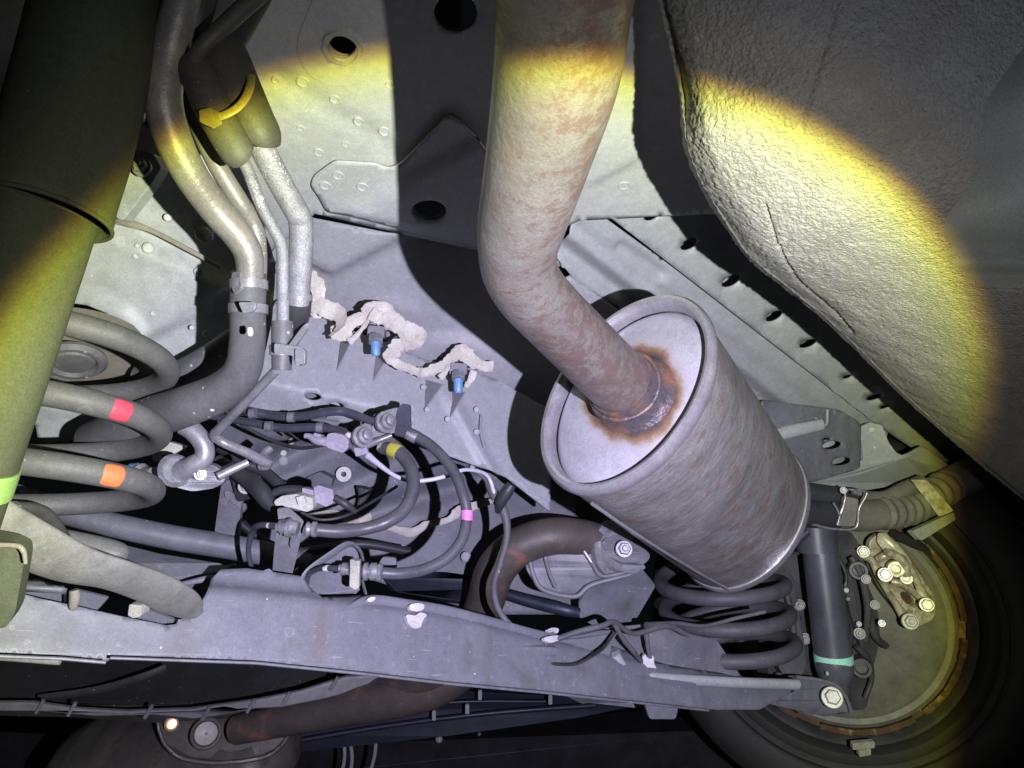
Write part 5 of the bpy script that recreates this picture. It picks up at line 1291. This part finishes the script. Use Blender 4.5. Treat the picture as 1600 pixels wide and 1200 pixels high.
tube('edge', [(1244, 1058, .815, 3), (1275, 1062, .82, 3), (1305, 1070, .82, 3), (1322, 1090, .82, 3), (1330, 1112, .822, 3)], M['beam'], sk, seg=8)
# caliper
ca = thing('brake_caliper', 'gold-lit brake caliper with four bolts on the upper right of the dust shield', 'brake caliper', (1400, 920, .96))
plate('bracket', rounded([(1358, 846, .962), (1372, 834, .962), (1392, 838, .962), (1412, 858, .962), (1430, 885, .962), (1448, 912, .962), (1462, 935, .962), (1460, 965, .962), (1440, 978, .962), (1420, 982, .962), (1410, 958, .962), (1388, 935, .962), (1372, 912, .962), (1358, 880, .962)], 7), M['gold'], ca, th=.01, bevel=.003, holes=[ell(1396, 872, 9, 6, 40, 12), ell(1418, 935, 14, 7, 45, 12), ell(1384, 915, 5, 8, -30, 10)], d=.962)
plate('pad_carrier', rounded([(1362, 850, .968), (1378, 842, .968), (1412, 858, .968), (1436, 890, .968), (1460, 935, .968), (1458, 962, .968), (1436, 976, .968), (1412, 972, .968), (1390, 940, .968), (1372, 912, .968)], 7), M['rust'], ca, th=.02, bevel=.003)
tube('arm', [(1344, 866, .95, 7), (1362, 876, .947, 6), (1374, 898, .944, 7), (1388, 925, .944, 5), (1404, 950, .944, 6), (1420, 971, .944, 11)], M['gold'], ca, seg=14, flat=(.8, 1))
tube('arm', [(1378, 838, .955, 6), (1392, 850, .948, 8), (1408, 866, .944, 8), (1424, 890, .944, 6), (1436, 916, .944, 6), (1448, 945, .944, 11), (1450, 958, .945, 7)], M['gold'], ca, seg=14, flat=(.8, 1))
tube('bridge', [(1392, 908, .944, 5), (1410, 913, .940, 6), (1428, 926, .942, 5), (1444, 940, .944, 5)], M['gold'], ca, seg=14)
tube('bridge', [(1370, 874, .945, 5), (1384, 868, .940, 6), (1400, 868, .942, 5)], M['gold'], ca, seg=12)
for x, y, r in [(1398, 888, 12), (1414, 902, 9)]:
    o_ = P(x, y, .945); q_ = r * .945 / F
    lathe('piston_boss', [(q_ * 1.1, 0), (q_ * 1.1, .012), (q_ * .95, .016), (q_ * .6, .016), (q_ * .5, .012), (.0005, .012)], o_, wax, M['gold'], ca, 24)
plate('lug', rounded([(1428, 950, .945), (1456, 940, .945), (1464, 952, .945), (1458, 968, .945), (1434, 980, .945), (1424, 968, .945)], 5), M['gold'], ca, th=.012, bevel=.003)
for x, y, r in [(1349, 862, 9), (1383, 898, 10), (1448, 945, 10), (1422, 971, 11)]:
    bolt(x, y, .915 if r != 9 else .935, r * .88, M['brightbolt'], ca, stud=.25 * (r % 2), washer=1.2 + .05 * (r % 3), axis=(wax + c2w(.1 * (r - 10), .12, 0)))
plate('clip_spring', rounded([(1372, 832, .95), (1388, 834, .95), (1396, 860, .94), (1386, 866, .94), (1370, 846, .95)], 4), M['gold'], ca, th=.004)
tube('guide_pin', [(1385, 862, .928, 6), (1410, 875, .93, 7), (1418, 900, .93, 6)], M['gold'], ca, seg=14)

#====================================================================== HOSES upper right of the wheel
fh = thing('filler_hose', 'dusty ribbed filler hose with a wire clamp right of the silencer', 'hose', (1400, 800, .85))
tube('rubber_pipe', [(1240, 765, .84, 15), (1290, 773, .85, 15), (1330, 778, .86, 14)], M['rubberd'], fh, seg=20)
tube('rubber_pipe', [(1240, 800, .83, 22), (1270, 803, .84, 22), (1306, 804, .85, 22)], M['rubberd'], fh, seg=22, smooth=False)
q = catmull([(1306, 804, .85, 22), (1340, 806, .86, 24), (1380, 802, .87, 24), (1420, 795, .89, 24), (1455, 775, .91, 24), (1490, 755, .93, 26), (1520, 740, .95, 26)], 22)
path = [P(a[0], a[1], a[2]) for a in q]; rad = [a[3] * a[2] / F * (1 + (.09 * math.sin(i * 2 * math.pi / 7.0) if 40 < i < 105 else 0)) for i, a in enumerate(q)]
v, f = sweep(path, rad, 28, True); build('ribbed_hose', v, f, M['boot'], fh, smooth=50)
tube('branch', [(1340, 775, .87, 10), (1380, 778, .88, 11), (1415, 765, .89, 13), (1440, 755, .90, 13)], M['boot'], fh, seg=18)
for ln in ([(1322, 767), (1328, 765), (1352, 768), (1352, 776), (1342, 795), (1336, 825), (1300, 826), (1272, 820), (1266, 818)], [(1318, 765), (1320, 780), (1308, 820)], [(1302, 785), (1310, 800), (1314, 812)]):
    tube('wire_clamp', [(x, y, .825, 2) for x, y in ln], M['zinc'], fh, seg=8)
plate('clamp_plate', rounded([(1318, 775, .83), (1342, 780, .83), (1336, 822, .83), (1308, 822, .83)], 3), M['boot'], fh, th=.003)
bolt(1318, 766, .825, 4, M['zinc'], fh, stud=0)
tube('clamp_lug', [(1332, 768, .823, 4), (1345, 771, .823, 4)], M['zinc'], fh, seg=10)
tag(plate('metal_strap', rounded([(1424, 750, .87), (1448, 750, .87), (1490, 798, .88), (1468, 808, .88)], 3), M['gold'], None, th=.003), 'yellowish flat metal strap crossing the ribbed hose', 'strap')
sb = thing('angle_bracket', 'olive angled sheet bracket under the ribbed hose', 'bracket', (1450, 830, .95))
plate('sheet', rounded([(1425, 830, .93), (1490, 800, .95), (1494, 812, .95), (1440, 845, .93)], 3), M['rail'], sb, th=.01)
plate('lip', rounded([(1484, 742, .97), (1515, 735, .98), (1530, 750, .98), (1500, 765, .97), (1490, 770, .97)], 4), M['shield'], sb, th=.004)
tag(plate('wheel_arch', [(1410, 790, 1.25), (1500, 730, 1.3), (1900, 800, 1.3), (1900, 1300, 1.3), (1500, 1300, 1.3), (1540, 1100, 1.3), (1520, 900, 1.3)], M['black'], None, th=.02), 'black wheel arch lining behind the tyre at the lower right corner', 'wheel arch')
tag(tube('curved_hose', [(1395, 835, .98, 8), (1430, 850, .99, 9), (1460, 885, 1.0, 10), (1478, 930, 1.0, 10)], M['tyre'], None, seg=12), 'dark curved hose rim above the caliper', 'hose')
tag(plate('bracket_plate', rounded([(1230, 830, .92), (1330, 830, .95), (1345, 855, .95), (1300, 862, .94), (1245, 868, .92), (1225, 850, .92)], 6), M['knuckle'], None, th=.01), 'dark bracket plate between the rubber pipes and the far shock', 'bracket')
tag(tube('parking_brake_cable', [(1200, 870, .86, 6), (1225, 860, .86, 7), (1245, 845, .86, 7), (1262, 830, .86, 6)], M['rubberd'], None, seg=12), 'black cable hugging the top of the far knuckle', 'cable')

for pts in ([(1222, 900, .895, 4), (1232, 940, .89, 5), (1240, 990, .885, 5), (1236, 1030, .885, 4)], [(1330, 870, .92, 5), (1346, 900, .915, 6), (1356, 950, .915, 6), (1352, 1000, .92, 5)], [(1338, 1010, .92, 5), (1356, 1030, .92, 5), (1362, 1060, .925, 4), (1352, 1090, .925, 4)]):
    tube('casting_rib', pts, M['knuckle'], kn, seg=10)
for x, y, r in [(1340, 890, 13), (1236, 965, 12), (1345, 1040, 14), (1222, 1010, 10)]:
    o_ = P(x, y, .925); q_ = r * .925 / F
    lathe('casting_boss', [(q_ * 1.2, 0), (q_ * 1.15, .012), (q_, .018), (q_ * .7, .018), (q_ * .6, .012), (.0005, .012)], o_, wax, M['knuckle'], kn, 24)
tube('sensor_lead', [(1310, 870, .91, 3), (1322, 900, .905, 3), (1318, 940, .90, 3), (1330, 980, .90, 3), (1328, 1020, .90, 3)], M['rubberd'], kn, seg=8)
for lab, pts, mt in [
    ('black wire crossing under the lower dark brake line', [(350, 640, .63, 3), (385, 668, .63, 3), (430, 690, .63, 3), (470, 700, .62, 3), (512, 694, .60, 3)], 'rubberd'),
    ('black convoluted tube below the thin metal line', [(345, 700, .62, 9), (380, 722, .61, 9), (410, 735, .61, 9), (440, 760, .60, 9)], 'rubberd'),
    ('dark pipe crossing behind the tall flat bracket', [(372, 815, .66, 7), (420, 850, .66, 7), (470, 862, .66, 7), (560, 850, .68, 7), (640, 862, .70, 7)], 'black'),
    ('black wire arcing from the green-white connector to the inner panel', [(470, 800, .58, 2.5), (500, 812, .59, 2.5), (540, 806, .60, 2.5), (580, 785, .64, 2.5), (620, 760, .68, 2.5)], 'rubberd')]:
    tag(tube('wire' if 'wire' in lab else 'rubber_tube', pts, M[mt], None, seg=10), lab, 'wire' if 'wire' in lab else 'tube')
for x, y in [(395, 646), (455, 652), (505, 646), (420, 666), (500, 668)]:
    tube('line_clip', [(x - 5, y, .603, 8), (x + 5, y, .603, 8)], M['clip'], cm, seg=12, smooth=False)
